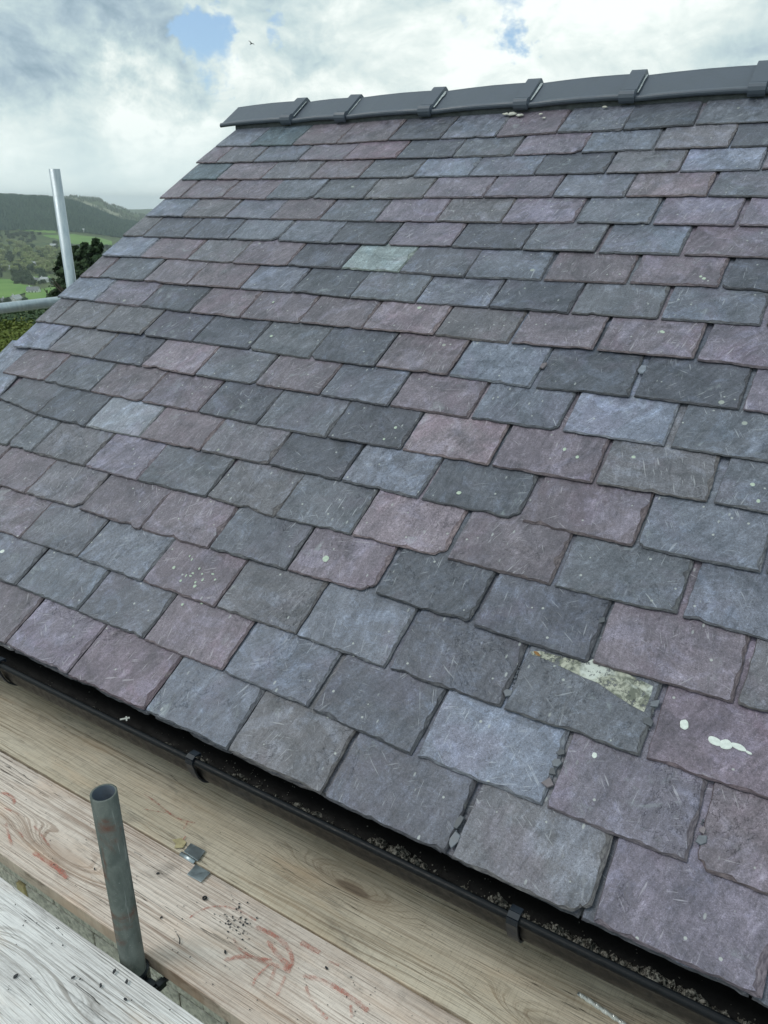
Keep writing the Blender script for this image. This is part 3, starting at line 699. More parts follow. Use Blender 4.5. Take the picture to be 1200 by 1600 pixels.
# ------------------------------------------------------------------ ridge
def ridge_mesh(L, seed, first=False):
    """angular ridge tile: x along the ridge, symmetric legs, rolled lower edges, collar at its right end"""
    leg, th = 0.178, 0.013
    cp, sp_ = math.cos(PITCH * 1.08), math.sin(PITCH * 1.08)
    def section(off):
        pts = []
        # outer face from front foot over the apex to the back foot
        A = (-(leg) * cp, -(leg) * sp_)
        nx, nz = -sp_, cp
        o1 = []
        # rolled bead at the foot
        bc = (A[0] + 0.010 * cp, A[1] + 0.010 * sp_ - 0.001)
        for t in range(7):
            a = math.radians(-100 + t * 40) - 0.0
            a = math.radians(250 - t * 30)
            o1.append((bc[0] + math.cos(a) * (0.0115 + off), bc[1] + math.sin(a) * (0.0115 + off)))
        o1.append((A[0] + 0.030 * cp + nx * (0.004 + off), A[1] + 0.030 * sp_ + nz * (0.004 + off)))
        for t in (0.5, 0.8, 0.93):
            q_ = (A[0] * (1 - t), A[1] * (1 - t)); o1.append((q_[0] + nx * (0.004 + off), q_[1] + nz * (0.004 + off)))
        o1.append((-0.004, 0.0035 + off))
        back = [(-x, z) for x, z in o1[::-1]]
        inner = [(-(A[0] + 0.004), A[1] - 0.004), (0, -th), (A[0] + 0.004, A[1] - 0.004)]
        return o1 + back + inner
    bm = bmesh.new()
    def sweep(xs, off, shear=0.0):
        rings = []
        for x in xs:
            S = section(off); rr_ = []
            for (y, z) in S:
                sag = 0.0050 * math.sin(math.pi * max(0, min(1, x / L)))
                rr_.append(bm.verts.new((x + (shear * (-z / 0.1) if x <= 0.001 else 0), y, z + sag)))
            rings.append(rr_)
        n = len(rings[0])
        for a, b in zip(rings, rings[1:]):
            for i in range(n): bm.faces.new((a[i], a[(i + 1) % n], b[(i + 1) % n], b[i]))
        bm.faces.new(rings[0]); bm.faces.new(rings[-1][::-1])
    sweep([0, L * .25, L * .5, L * .75, L - 0.004], 0.0, shear=-0.012 if first else 0.0)
    me = bm_mesh('ridge_tile', bm, M_ridge)
    bm = bmesh.new()
    sweep([L - 0.060, L - 0.055, L - 0.004, L + 0.002], 0.014)
    col_ = bm_mesh('collar', bm, M_ridge)
    return me, col_
RJ = [-0.085, 0.394, 0.735, 1.212, 1.686, 2.145, 2.628, 3.10, 3.58, 3.96]
apex = P3(0, RV, 0.012) + Vector((0, 0.178 * math.cos(PITCH * 1.08), 0.178 * math.sin(PITCH * 1.08)))
M_joint = plain('ridge_mortar_smear', rgb(0.50, 0.54, 0.55), 0.85, spec=0.2, vary=0.3, scale=70, bumpd=0.001)
for i in range(len(RJ) - 1):
    L = RJ[i + 1] - RJ[i] - 0.003
    me, cm = ridge_mesh(L, i, i == 0)
    rz = rnd.uniform(-0.004, 0.004); ry = rnd.uniform(-0.016, -0.007)
    mt = Matrix.Translation(Vector((O.x + RJ[i], apex.y, apex.z + rnd.uniform(-.001, .001)))) @ Matrix.Rotation(rz, 4, 'Z') @ Matrix.Rotation(ry, 4, 'Y')
    t_ = new_obj('ridge_tile', me); part_of(t_, roof, mt)
    cm.name = 'ridge_collar'
    c_ = new_obj('ridge_collar', cm); part_of(c_, roof, mt)
    # streak of bedding mortar left against the collar, on the next tile
    if i in (0, 1, 2, 3, 4):
        q = random.Random(70 + i); V = []; cp, sp_ = math.cos(PITCH * 1.08), math.sin(PITCH * 1.08)
        for j in range(9):
            f = 0.10 + 0.75 * j / 8; wd = (0.010 if i in (2, 3) else 0.004) * q.uniform(.5, 1.2) * (1.3 - f)
            y, z = -0.178 * cp * f, -0.178 * sp_ * f
            nx, nz = -sp_ * 0.0065, cp * 0.0065
            V.append((L + 0.004, y + nx, z + nz)); V.append((L + 0.008 + wd, y + nx, z + nz + 0.0002))
        me2 = mesh('mortar_smear', V, [(2 * j, 2 * j + 1, 2 * j + 3, 2 * j + 2) for j in range(8)], M_joint)
        o = new_obj('mortar_smear', me2); part_of(o, roof, mt)
# bedding mortar under the tiles, with a cream lump squeezed out
bm = bmesh.new()
f0 = P3(0, RV + 0.012, 0); box(bm, (O.x - 0.0, f0.y, f0.z - 0.02), (O.x + UEND, 2 * apex.y - f0.y, f0.z + 0.012))
o = new_obj('ridge_bedding', bm_mesh('ridge_bedding', bm, M_felt)); part_of(o, roof)
V = []; u, v = uv_at(802, 178); bm = bmesh.new()
for (x, y, s) in ((790, 178, .010), (800, 178, .015), (812, 180, .012), (845, 178, .006), (850, 184, .006), (945, 167, .008)):
    u, v = uv_at(x, y); r_ = bmesh.ops.create_icosphere(bm, subdivisions=2, radius=1.0); c = P3(u, v, 0.0)
    for vv in r_['verts']:
        k = 1 + 0.5 * noise.noise(vv.co * 1.7 + Vector((x, 0, 0)))
        l = vv.co * k * s; vv.co = c + E1 * l.x * 1.5 + E2 * l.y * .8 + EN * l.z * .35
o = new_obj('mortar_lump', bm_mesh('mortar_lump', bm, M_cream, True)); part_of(o, roof)
# the back slope: slates in courses, hidden from here but closing the roof
bm = bmesh.new()
for k in range(18):
    v0 = k * G; a = P3(0, v0, 0.0); b = P3(0, v0 + G + .01, -0.008)
    ya, yb = 2 * apex.y - a.y, 2 * apex.y - b.y
    vs = [bm.verts.new(c) for c in ((O.x, ya, a.z), (O.x + UEND, ya, a.z), (O.x + UEND, yb, b.z), (O.x, yb, b.z))]; bm.faces.new(vs)
    vs = [bm.verts.new(c) for c in ((O.x, ya, a.z), (O.x + UEND, ya, a.z), (O.x + UEND, ya, a.z - .008), (O.x, ya, a.z - .008))]; bm.faces.new(vs)
o = new_obj('back_slope', bm_mesh('back_slope', bm, plain('slate_far_side', srgb(100, 100, 104), 0.6))); part_of(o, roof)

# ------------------------------------------------------------------ walls: blocks where the gap shows them
WY = 1.16; BY = 2 * apex.y - WY
bm = bmesh.new()
box(bm, (O.x + 0.05, WY + 0.02, 0), (O.x + UEND - 0.05, BY, O.z - 0.02))
gz = O.z - 0.02
g0 = [Vector((O.x + 0.05, WY + .02, gz)), Vector((O.x + 0.05, BY, gz)), Vector((O.x + 0.05, apex.y, apex.z - 0.19))]
for X in (O.x + 0.05, O.x + UEND - 0.05): bm.faces.new([bm.verts.new((X, q_.y, q_.z)) for q_ in g0])
o = new_obj('wall', bm_mesh('wall', bm, M_mortar)); part_of(o, house); WALL = o
bm = bmesh.new(); box(bm, (-0.215, -0.012, -0.1025), (0.215, 0.02, 0.1025), 0.003); me_block = bm_mesh('block', bm, M_block)
bm = bmesh.new(); box(bm, (-0.024, -0.016, -0.1025), (0.024, 0.02, 0.1025), 0.002); me_slip = bm_mesh('timber_slip', bm, M_timber)
zj = CAMZ - 2.487
for r_ in range(-11, 7):
    zc_ = zj + 0.1075 + r_ * 0.215
    if zc_ > O.z - 0.15 or zc_ < 0.1: continue
    off = 0.0 if r_ % 2 else 0.22
    if r_ == -1: off = 0.0
    for c in range(-2, 9):
        # measured joints on the face: -2.40 -1.96 -1.55
        xc = -1.753 + c * 0.44 - 3 * 0.44 + (0.22 if (r_ % 2 == 0) else 0.0)
        if xc < O.x + 0.25 or xc > O.x + UEND - 0.3: continue
        o = new_obj('block', me_block); part_of(o, WALL, Matrix.Translation((xc, WY, zc_)))
o = new_obj('timber_slip', me_slip); part_of(o, WALL, Matrix.Translation((-2.395, WY - 0.006, zj - 0.1075)))
# fascia board behind the gutter
bm = bmesh.new(); box(bm, (O.x, 1.098, O.z - 0.20), (O.x + UEND, 1.118, O.z - 0.012), 0.002)
o = new_obj('fascia_board', bm_mesh('fascia_board', bm, plain('fascia_paint', rgb(0.02, 0.02, 0.022), 0.5))); part_of(o, house)
bm = bmesh.new(); box(bm, (O.x, 1.118, O.z - 0.20), (O.x + UEND, 1.178, O.z - 0.19), 0.0)
o = new_obj('soffit', bm_mesh('soffit', bm, plain('soffit_paint', rgb(0.02, 0.02, 0.022), 0.5))); part_of(o, house)

# ------------------------------------------------------------------ gutter
GC = Vector((0, 1.040, CAMZ - 1.200))
GR, GD = 0.056, 0.092
def gutter():
    V = []; Fc = []; xs = [O.x - 0.06 + i * 0.25 for i in range(17)]; n = 22
    def prof_(off):
        o = []
        for i in range(n + 1):
            a = math.pi + math.pi * i / n
            o.append((math.copysign(abs(math.cos(a)) ** .88, math.cos(a)) * (GR - off), -abs(math.sin(a)) ** .88 * (GD - off)))
        return o
    outer = [(-GR - 0.0060, 0.0035), (-GR - 0.0100, 0.0005), (-GR - 0.0115, -0.0050), (-GR - 0.0095, -0.0105), (-GR - 0.0045, -0.0135), (-GR - 0.0012, -0.0165)] + prof_(0)[3:]
    inner = prof_(0.0022)[::-1]
    lip = [(-GR + 0.003, 0.0015), (-GR - 0.001, 0.0042)]
    S = outer + inner + lip; m_ = len(S)
    for x in xs:
        w_ = 0.0015 * math.sin(x * 1.3)
        for y, z in S: V.append((x, GC.y + y + w_, GC.z + z + w_))
    for k in range(len(xs) - 1):
        for i in range(m_): Fc.append((k * m_ + i, k * m_ + (i + 1) % m_, (k + 1) * m_ + (i + 1) % m_, (k + 1) * m_ + i))
    me = mesh('gutter', V, Fc, M_gutter, True); me.materials.append(M_gutin)
    no = len(outer)
    for p_ in me.polygons:
        i = p_.index % m_
        if no <= i < no + len(inner) - 1: p_.material_index = 1
    return me
gut = new_obj('gutter', gutter()); part_of(gut, house)
def clip_at(px, py):
    d = pix(px, py); t = (GC.z - CAMZ) / d.z; return d.x * t
for gx in (clip_at(296, 1188), clip_at(801, 1437), clip_at(296, 1188) - 0.75, clip_at(801, 1437) + 0.95):
    bm = bmesh.new(); w_ = 0.011; pr = []
    for i in range(15):
        a = math.pi + math.pi * 0.42 * i / 14
        pr.append((math.copysign(abs(math.cos(a)) ** .88, math.cos(a)) * (GR + 0.0125 * (1 - i / 18)), -abs(math.sin(a)) ** .88 * (GD + 0.0045)))
    pts = [(-GR + 0.013, -0.001), (-GR + 0.012, 0.0065), (-GR - 0.003, 0.0085), (-GR - 0.013, 0.004), (-GR - 0.0145, -0.008)] + pr[2:]
    for j, ((y0, z0), (y1, z1)) in enumerate(zip(pts, pts[1:])):
        dv = Vector((0, y1 - y0, z1 - z0)).normalized(); nv = Vector((0, dv.z, -dv.y)) * 0.0022
        vs = []
        for X in (-w_, w_):
            for (y, z) in ((y0, z0), (y1, z1)):
                for s_ in (-1, 1): vs.append(bm.verts.new(Vector((X, y, z)) + nv * s_))
        for f_ in ((0, 1, 3, 2), (4, 6, 7, 5), (0, 2, 6, 4), (1, 5, 7, 3), (0, 4, 5, 1), (2, 3, 7, 6)): bm.faces.new([vs[a] for a in f_])
    o = new_obj('gutter_bracket', bm_mesh('gutter_bracket', bm, M_clip)); part_of(o, gut, Matrix.Translation((gx, GC.y, GC.z)))
# grit and moss lying in the gutter, thickest to the right
V = []; Fc = []; q = random.Random(9)
def clod(c, s, flat=0.5):
    b = len(V); n = 6
    for k, (zr, rr_) in enumerate(((-0.3, 1.0), (0.4, 0.8))):
        for i in range(n):
            a = 2 * math.pi * i / n + k * 0.4; r_ = rr_ * s * q.uniform(.65, 1.25)
            V.append(c + Vector((math.cos(a) * r_, math.sin(a) * r_, zr * s * flat)))
    V.append(c + Vector((0, 0, s * flat * q.uniform(.7, 1.1))))
    for i in range(n): Fc.append((b + i, b + (i + 1) % n, b + n + (i + 1) % n, b + n + i)); Fc.append((b + n + i, b + n + (i + 1) % n, b + 2 * n))
# a drift of silt: patches whose tops stand above the wet bottom
nxm, nym = 900, 14; x0m, x1m = O.x, 0.80
def zin(y): return -(GD - .0022) * max(0.0, 1 - min(1.0, abs(y) / (GR - .0022)) ** (2 / .88)) ** .44
def silt(x, y):
    k = -0.15 + 1.25 * max(0.0, min(1.0, (x + 1.5) / 1.5))
    a = noise.noise(Vector((x * 7.0, y * 9.0, 2.0))) + 0.55 * noise.noise(Vector((x * 27.0, y * 30.0, 5.0)))
    b = 0.35 * noise.noise(Vector((x * 95.0, y * 110.0, 8.0))) + .18 * noise.noise(Vector((x * 260.0, y * 260.0, 8.0)))
    edge = 1.0 - abs(y - 0.002) / 0.030
    return -0.095 + 0.046 * max(0.0, min(1.15, (a * 0.9 + b + k * 0.62) * max(0.0, edge) ** 0.5 * 1.25 - 0.05))
for i in range(nxm + 1):
    x = x0m + (x1m - x0m) * i / nxm
    for j in range(nym + 1):
        y = -0.040 + 0.088 * j / nym; V.append(Vector((x, GC.y + y, GC.z + max(silt(x, y), zin(y) - .003))))
for i in range(nxm):
    for j in range(nym):
        a = i * (nym + 1) + j; ym_ = -0.040 + 0.088 * (j + .5) / nym
        if max(V[a].z, V[a + nym + 2].z, V[a + 1].z, V[a + nym + 1].z) - GC.z > zin(ym_) - .0005: Fc.append((a, a + nym + 1, a + nym + 2, a + 1))
for i in range(900):
    x = min(0.8, q.uniform(O.x, 1.8)) if q.random() < .3 else q.uniform(-1.2, 0.8); y = max(-.03, min(.042, q.gauss(0.012, .016))); clod(Vector((x, GC.y + y, GC.z + max(silt(x, y), zin(y) + .0015) + .0008)), q.uniform(.0006, .0022), 0.8)
o = new_obj('gutter_moss', mesh('gutter_moss', V, Fc, M_moss)); part_of(o, gut); o['kind'] = 'stuff'
# splinter of white plastic in the gutter
bm = bmesh.new(); box(bm, (-.012, -.0025, -.001), (.012, .0025, .001)); box(bm, (.002, -.009, -.001), (.006, .006, .0012))
d = pix(195, 1123); t = (GC.z - 0.035 - CAMZ) / d.z
o = new_obj('splinter', bm_mesh('splinter', bm, M_white)); o.location = (d.x * t, d.y * t, GC.z - 0.035); o.rotation_euler = (0.2, 0, 0.9)
tag(o, 'small white splinter lying in the black gutter left of the first bracket', 'splinter')

# ------------------------------------------------------------------ scaffold boards
BZ = CAMZ - 1.44
def at(px, py, z):
    d = pix(px, py); t = (z - CAMZ) / d.z; return Vector((d.x * t, d.y * t, z))
M_wA = wood_material('board_tan_pine', srgb(193, 181, 161), srgb(217, 206, 188), srgb(148, 130, 110), 1.0, rings=44, saw=1.0)
M_wB = wood_material('board_pinkish_pine', srgb(206, 190, 178), srgb(235, 222, 212), srgb(146, 120, 104), 2.3, rings=60, saw=0.7)
M_wC = wood_material('board_silvered_pine', srgb(215, 211, 210), srgb(241, 239, 238), srgb(130, 120, 112), 4.4, rings=70, saw=0.2)
def board(name, x0, x1, y0, y1, ztop, mat, label, rot=0.0, seed=1):
    L = x1 - x0; W = y1 - y0; nx, ny = 60, 6; bm = bmesh.new()
    q = random.Random(seed)
    grid = []
    for i in range(nx + 1):
        row_ = []
        for j in range(ny + 1):
            x = L * i / nx; y = W * j / ny
            ed = 0.0022 * noise.noise(Vector((x * 3 + seed, j, 0))) if j in (0, ny) else 0
            z = 0.0012 * noise.noise(Vector((x * 1.5 + seed, y * 8, 0))) - 0.0020 * ((j / ny - .5) * 2) ** 2
            row_.append(bm.verts.new((x, y + ed, z)))
        grid.append(row_)
    for i in range(nx):
        for j in range(ny): bm.faces.new((grid[i][j], grid[i + 1][j], grid[i + 1][j + 1], grid[i][j + 1]))
    r_ = bmesh.ops.extrude_face_region(bm, geom=bm.faces[:])
    for g_ in r_['geom']:
        if isinstance(g_, bmesh.types.BMVert): g_.co.z = -0.038
    me = bm_mesh(name, bm, mat)
    md = new_obj(name, me)
    b_ = md.modifiers.new('bevel', 'BEVEL'); b_.width = 0.0022; b_.segments = 2; b_.limit_method = 'ANGLE'; b_.angle_limit = math.radians(50)
    md.location = (x0, y0, ztop); md.rotation_euler = (0, 0, rot)
    WORLD[md.name] = Matrix.Translation((x0, y0, ztop)) @ Matrix.Rotation(rot, 4, 'Z')
    return tag(md, label, 'scaffold board', 'scaffold boards below the eaves')
bA = board('scaffold_board', -3.25, 0.65, 0.9185, 1.1435, BZ, M_wA, 'tan wooden scaffold board directly below the gutter, with a drill bit on it', seed=3)
bB = board('scaffold_board', -3.15, 0.75, 0.6905, 0.9125, BZ + 0.001, M_wB, 'pinkish middle scaffold board scrawled with red chalk and strewn with black chips', seed=5)
bC = board('scaffold_board', -3.0, 0.9, 0.632 - 0.225, 0.632, BZ + 0.040, M_wC, 'silvery grey scaffold board nearest the camera, in front of the short pole', seed=8)
bC.data.materials[0] = M_wC

def chalk_material():
    n = material('red_chalk'); tc = n.add('ShaderNodeTexCoord'); P = tc.outputs['Object']
    a = n.noise(P, 150.0, 6.0, 0.8); b = n.noise(P, 25.0, 4.0, 0.6)
    setp(n, color=rgb(0.56, 0.22, 0.17), rough=0.95, spec=0.1)
    al = n.math('MULTIPLY', n.ramp(a, 0.34, 0.66), n.ramp(b, 0.32, 0.6, 0.2, 0.85))
    tr = n.add('ShaderNodeBsdfTransparent'); mx = n.add('ShaderNodeMixShader')
    n.set(mx.inputs[0], al); n.l.new(tr.outputs[0], mx.inputs[1]); n.l.new(n.b.outputs[0], mx.inputs[2]); n.l.new(mx.outputs[0], n.out.inputs[0])
    return n.mat
M_chalk = chalk_material()
def chalk(parent, ptsw, z):
    for si, (pts, wd) in enumerate(ptsw):
        z += 0.00012; V = []; Fc = []
        P = [at(x, y, z) for x, y in pts]
        # smooth the stroke
        for _ in range(2):
            Q = [P[0]]
            for a, c in zip(P, P[1:]): Q += [a.lerp(c, .25), a.lerp(c, .75)]
            Q.append(P[-1]); P = Q
        b = len(V)
        for i, p_ in enumerate(P):
            dr = (P[min(i + 1, len(P) - 1)] - P[max(0, i - 1)]).normalized(); nn = Vector((-dr.y, dr.x, 0))
            w_ = wd * 1.35 * (0.6 + 0.6 * abs(noise.noise(Vector((i * .4, wd * 900, b))))) * (0.4 if i in (0, len(P) - 1) else 1)
            V.append(p_ + nn * w_); V.append(p_ - nn * w_)
            if i: Fc.append((b + 2 * i - 2, b + 2 * i - 1, b + 2 * i + 1, b + 2 * i))
        o = new_obj('chalk_mark', mesh('chalk_mark', V, Fc, M_chalk)); part_of(o, parent)
chalk(bB, [([(0, 1238), (14, 1241), (23, 1250), (21, 1256)], .0040), ([(6, 1262), (30, 1272)], .002), ([(9, 1286), (12, 1300), (19, 1322)], .0032), ([(28, 1296), (36, 1308)], .002)], BZ + 0.0028)
chalk(bB, [([(53, 1290), (64, 1304), (78, 1322)], .0020), ([(52, 1332), (75, 1346), (92, 1358), (105, 1372)], .0052), ([(60, 1338), (85, 1356), (100, 1362)], .003)], BZ + 0.0028)
chalk(bB, [([(296, 1434), (315, 1420), (345, 1414), (375, 1422), (400, 1438)], .0022), ([(365, 1466), (372, 1482), (395, 1496), (425, 1500)], .003),
           ([(400, 1448), (432, 1462), (452, 1482), (458, 1502), (448, 1520)], .0048), ([(350, 1500), (385, 1492), (420, 1505), (452, 1515)], .0042),
           ([(430, 1512), (424, 1530), (418, 1542)], .0038), ([(446, 1524), (440, 1540), (432, 1556)], .003), ([(418, 1470), (440, 1500), (455, 1510)], .005),
           ([(395, 1540), (400, 1525), (420, 1508)], .0025)], BZ + 0.0028)
chalk(bB, [([(470, 1472), (490, 1484), (500, 1488)], .0055), ([(513, 1502), (530, 1508)], .003), ([(474, 1524), (500, 1530), (530, 1545), (560, 1566), (575, 1580)], .0048),
           ([(478, 1540), (484, 1560), (498, 1578), (512, 1592)], .003), ([(548, 1570), (550, 1590)], .003), ([(286, 1312), (290, 1306)], .002)], BZ + 0.0028)
chalk(bA, [([(225, 1240), (245, 1254), (256, 1264), (275, 1278), (292, 1283), (305, 1286)], .0022), ([(293, 1284), (287, 1295)], .0028), ([(225, 1264), (260, 1270)], .001)], BZ + 0.0030)

# galvanised clip joining the boards
M_galv = plain('galvanised_steel', rgb(0.40, 0.46, 0.49), 0.38, metal=0.75, spec=0.5, vary=0.12, scale=45, bumpd=0.0004, dirt=rgb(0.25, 0.28, 0.30), dirt_lo=0.6)
cl = thing('board_clip', 'bent galvanised steel clip in the gap between the tan and the pinkish boards', 'clip', at(302, 1347, BZ))
WORLD[cl.name] = Matrix.Translation(at(302, 1347, BZ))
def plate(pxs, z, name, th=0.0022):
    Pp = [at(x, y, z) for x, y in pxs]; n_ = len(Pp)
    V = [p_ for p_ in Pp] + [p_ - Vector((0, 0, th)) for p_ in Pp]
    Fc = [tuple(range(n_)), tuple(range(2 * n_ - 1, n_ - 1, -1))] + [(i, n_ + i, n_ + (i + 1) % n_, (i + 1) % n_) for i in range(n_)]
    bm = bmesh.new(); vs = [bm.verts.new(v_) for v_ in V]
    for f_ in Fc: bm.faces.new([vs[a] for a in f_])
    bmesh.ops.bevel(bm, geom=bm.edges[:], offset=0.0005, segments=1, affect='EDGES')
    o = new_obj(name, bm_mesh(name, bm, M_galv)); part_of(o, cl); return o
plate([(298, 1317), (321, 1329), (309, 1345), (287, 1330)], BZ + 0.0052, 'clip_leaf')
plate([(306, 1350), (329, 1363), (314, 1378), (292, 1366)], BZ + 0.0058, 'clip_leaf')
# rolled edge going down into the gap
a = at(284, 1330, BZ + .003); b = at(306, 1344, BZ + .003)
bm = bmesh.new(); ax = (b - a).normalized(); sd_ = Vector((ax.y, -ax.x, 0)); sd_ = sd_ if sd_.y < 0 else -sd_
prevs = None
for i in range(8):
    t_ = math.radians(i * 14); off = sd_ * math.sin(t_) * 0.012 + Vector((0, 0, -1)) * (1 - math.cos(t_)) * 0.014
    cur = [bm.verts.new(p_ + off) for p_ in (a, b)]
    if prevs: bm.faces.new((prevs[0], prevs[1], cur[1], cur[0]))
    prevs = cur
me = bm_mesh('clip_bend', bm, M_galv, True); o = new_obj('clip_bend', me); part_of(o, cl)
so = o.modifiers.new('solid', 'SOLIDIFY'); so.thickness = 0.002
# flake of yellow sticker beside it
V = [at(x, y, BZ + 0.0031) for x, y in ((268, 1312), (284, 1309), (291, 1316), (286, 1324), (272, 1325), (275, 1318))]
n_ = len(V); V2 = [v_ - Vector((0, 0, .0008)) for v_ in V]
o = new_obj('sticker', mesh('sticker', V + V2, [tuple(range(n_))] + [(i, n_ + i, n_ + (i + 1) % n_, (i + 1) % n_) for i in range(n_)], plain('yellow_sticker', rgb(0.50, 0.43, 0.25), 0.6, vary=0.2, scale=90)))
tag(o, 'torn yellow sticker on the tan board beside the steel clip', 'sticker')

# ------------------------------------------------------------------ poles
def pole_material(name, c1, c2, rust, metal, rough):
    n = material(name); tc = n.add('ShaderNodeTexCoord'); P = tc.outputs['Object']
    a = n.noise(n.scale(P, (1, 1, .35)), 45.0, 7.0, 0.65, 0.5); b = n.noise(P, 9.0, 5.0, 0.6, 0.4); f_ = n.noise(P, 260.0, 3.0, 0.7)
    c = n.mix(n.ramp(a, .3, .7), c1, c2)
    c = n.mix(n.ramp(b, .52, .64, 0, rust), c, rgb(0.13, 0.055, 0.035))
    c = n.mix(n.ramp(f_, .62, .72, 0, .5), c, rgb(0.34, 0.35, 0.34))
    ln_ = n.noise(n.scale(P, (1, 1, .06)), 110.0, 3.0, 0.5); c = n.mix(n.ramp(ln_, .66, .72, 0, .5), c, rgb(0.36, 0.38, 0.37))
    setp(n, color=c, rough=n.ramp(a, .3, .7, rough - .08, rough + .12), metal=metal, normal=bump(n, n.math('ADD', a, f_), 0.0008))
    return n.mat
M_pgreen = pole_material('weathered_green_pole', rgb(0.080, 0.095, 0.087), rgb(0.155, 0.172, 0.158), 0.95, 0.15, 0.5)
M_pgalv = pole_material('galvanised_pole', rgb(0.42, 0.49, 0.54), rgb(0.58, 0.64, 0.67), 0.0, 0.6, 0.40)
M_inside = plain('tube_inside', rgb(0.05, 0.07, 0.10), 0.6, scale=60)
PR = 0.02415
def pole(name, x, y, z0, z1, mat, label, lean=(0, 0)):
    r = thing(name, label, 'scaffold pole', (x, y, z0)); W0 = Matrix.Translation((x, y, z0)); WORLD[r.name] = W0
    me = tube_mesh('tube', (0, 0, 0), (0, 0, z1 - z0), PR, mat, rings=6)
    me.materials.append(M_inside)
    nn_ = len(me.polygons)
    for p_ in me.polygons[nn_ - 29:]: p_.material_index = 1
    o = new_obj('tube', me); part_of(o, r, W0 @ Matrix.Rotation(lean[1], 4, 'Y') @ Matrix.Rotation(lean[0], 4, 'X'))
    return r
pa = at(212, 1524, CAMZ - 1.478)
p1 = pole('scaffold_pole', pa.x, 0.663, 0.0, CAMZ - 1.0, M_pgreen, 'short weathered green scaffold pole with an open top rising between the two nearer boards')
dd = pix(85, 264).normalized() * 4.1
PX2 = dd.x; PY2 = dd.y
p2 = pole('scaffold_pole', dd.x, dd.y, 0.0, CAMZ + dd.z, M_pgalv, 'bright galvanised scaffold pole standing up behind the left verge of the roof', (0.0, 0.0))
# coupler on the short pole below the boards
cp_ = thing('pole_coupler', 'black steel coupler bolted round the foot of the short green pole between the boards', 'coupler', (pa.x, 0.663, CAMZ - 1.487))
WORLD[cp_.name] = Matrix.Translation((pa.x, 0.663, CAMZ - 1.487)); W0 = WORLD[cp_.name]
M_blk = plain('oiled_black_steel', rgb(0.012, 0.016, 0.02), 0.35, spec=0.6, metal=0.3)
bm = bmesh.new()
n = 24
for k, (r0, z0, z1) in enumerate(((PR + 0.0055, -0.03, 0.03),)):
    vo_ = []
    for z_ in (z0, z1):
        vo_.append([bm.verts.new((math.cos(2 * math.pi * i / n) * r0, math.sin(2 * math.pi * i / n) * r0, z_)) for i in range(n)])
        vo_.append([bm.verts.new((math.cos(2 * math.pi * i / n) * (PR + .0005), math.sin(2 * math.pi * i / n) * (PR + .0005), z_)) for i in range(n)])
    for i in range(n):
        j = (i + 1) % n
        bm.faces.new((vo_[0][i], vo_[0][j], vo_[2][j], vo_[2][i])); bm.faces.new((vo_[2][i], vo_[2][j], vo_[3][j], vo_[3][i])); bm.faces.new((vo_[1][i], vo_[0][i], vo_[0][j], vo_[1][j]))
o = new_obj('coupler_body', bm_mesh('coupler_body', bm, M_blk)); part_of(o, cp_, W0)
bm = bmesh.new(); box(bm, (0.026, -0.013, -0.018), (0.058, 0.013, 0.016), 0.005, 2); tube_chain(bm, [(0.052, -0.016, 0.010), (0.052, -.016, .024)], [0.015, 0.013], 12)
o = new_obj('coupler_jaw', bm_mesh('coupler_jaw', bm, M_blk)); part_of(o, cp_, W0)
bm = bmesh.new(); tube_chain(bm, [(0.052, 0.0, 0.004), (0.060, 0.075, 0.004)], 0.0065, 10); tube_chain(bm, [(0.0535, 0.008, 0.004), (0.055, 0.024, 0.004)], 0.0115, 6)
o = new_obj('bolt', bm_mesh('bolt', bm, M_blk)); part_of(o, cp_, W0)
bm = bmesh.new(); box(bm, (-0.052, 0.004, -0.02), (-0.024, 0.012, 0.034), 0.003, 2)
o = new_obj('coupler_flap', bm_mesh('coupler_flap', bm, M_galv)); part_of(o, cp_, W0)

# handrail tube along the gable, and the ledgers and transoms the boards lie on
def rail(name, a, b, mat, label, group=None):
    a = Vector(a); b = Vector(b); o = new_obj(name, tube_mesh(name, (0, 0, 0), b - a, PR, mat)); o.location = a
    return tag(o, label, 'scaffold tube', group)
tx = -3.40; d = pix(0, 482); t = tx / d.x; hz_ = d.z * t
rail('handrail_tube', (tx, 0.25, CAMZ + hz_ ), (tx, 4.6, CAMZ + hz_), M_pgalv, 'galvanised handrail tube running level past the gable of the roof')
zt = BZ - 0.038 - PR - 0.001
for x in (-3.02, -0.30, 0.55):
    rail('transom_tube', (x, 0.25, zt), (x, 1.13, zt), M_pgalv, {-3.02: 'scaffold tube carrying the left ends of the boards', -0.30: 'scaffold tube under the boards at the middle', 0.55: 'scaffold tube carrying the right ends of the boards'}[x], 'scaffold tubes under the boards')
rail('ledger_tube', (-3.5, 0.28, zt - 0.05), (1.0, 0.28, zt - 0.05), M_pgalv, 'long scaffold tube under the front ends of the short tubes')
for i, (x, y) in enumerate(((-3.40, 0.33), (0.90, 0.33))):
    pole('scaffold_pole', x + 0.05, y, 0, BZ + 0.9 if i == 0 and False else BZ - 0.02, M_pgalv, ('scaffold pole under the left ends of the boards', 'scaffold pole under the right ends of the boards')[i])

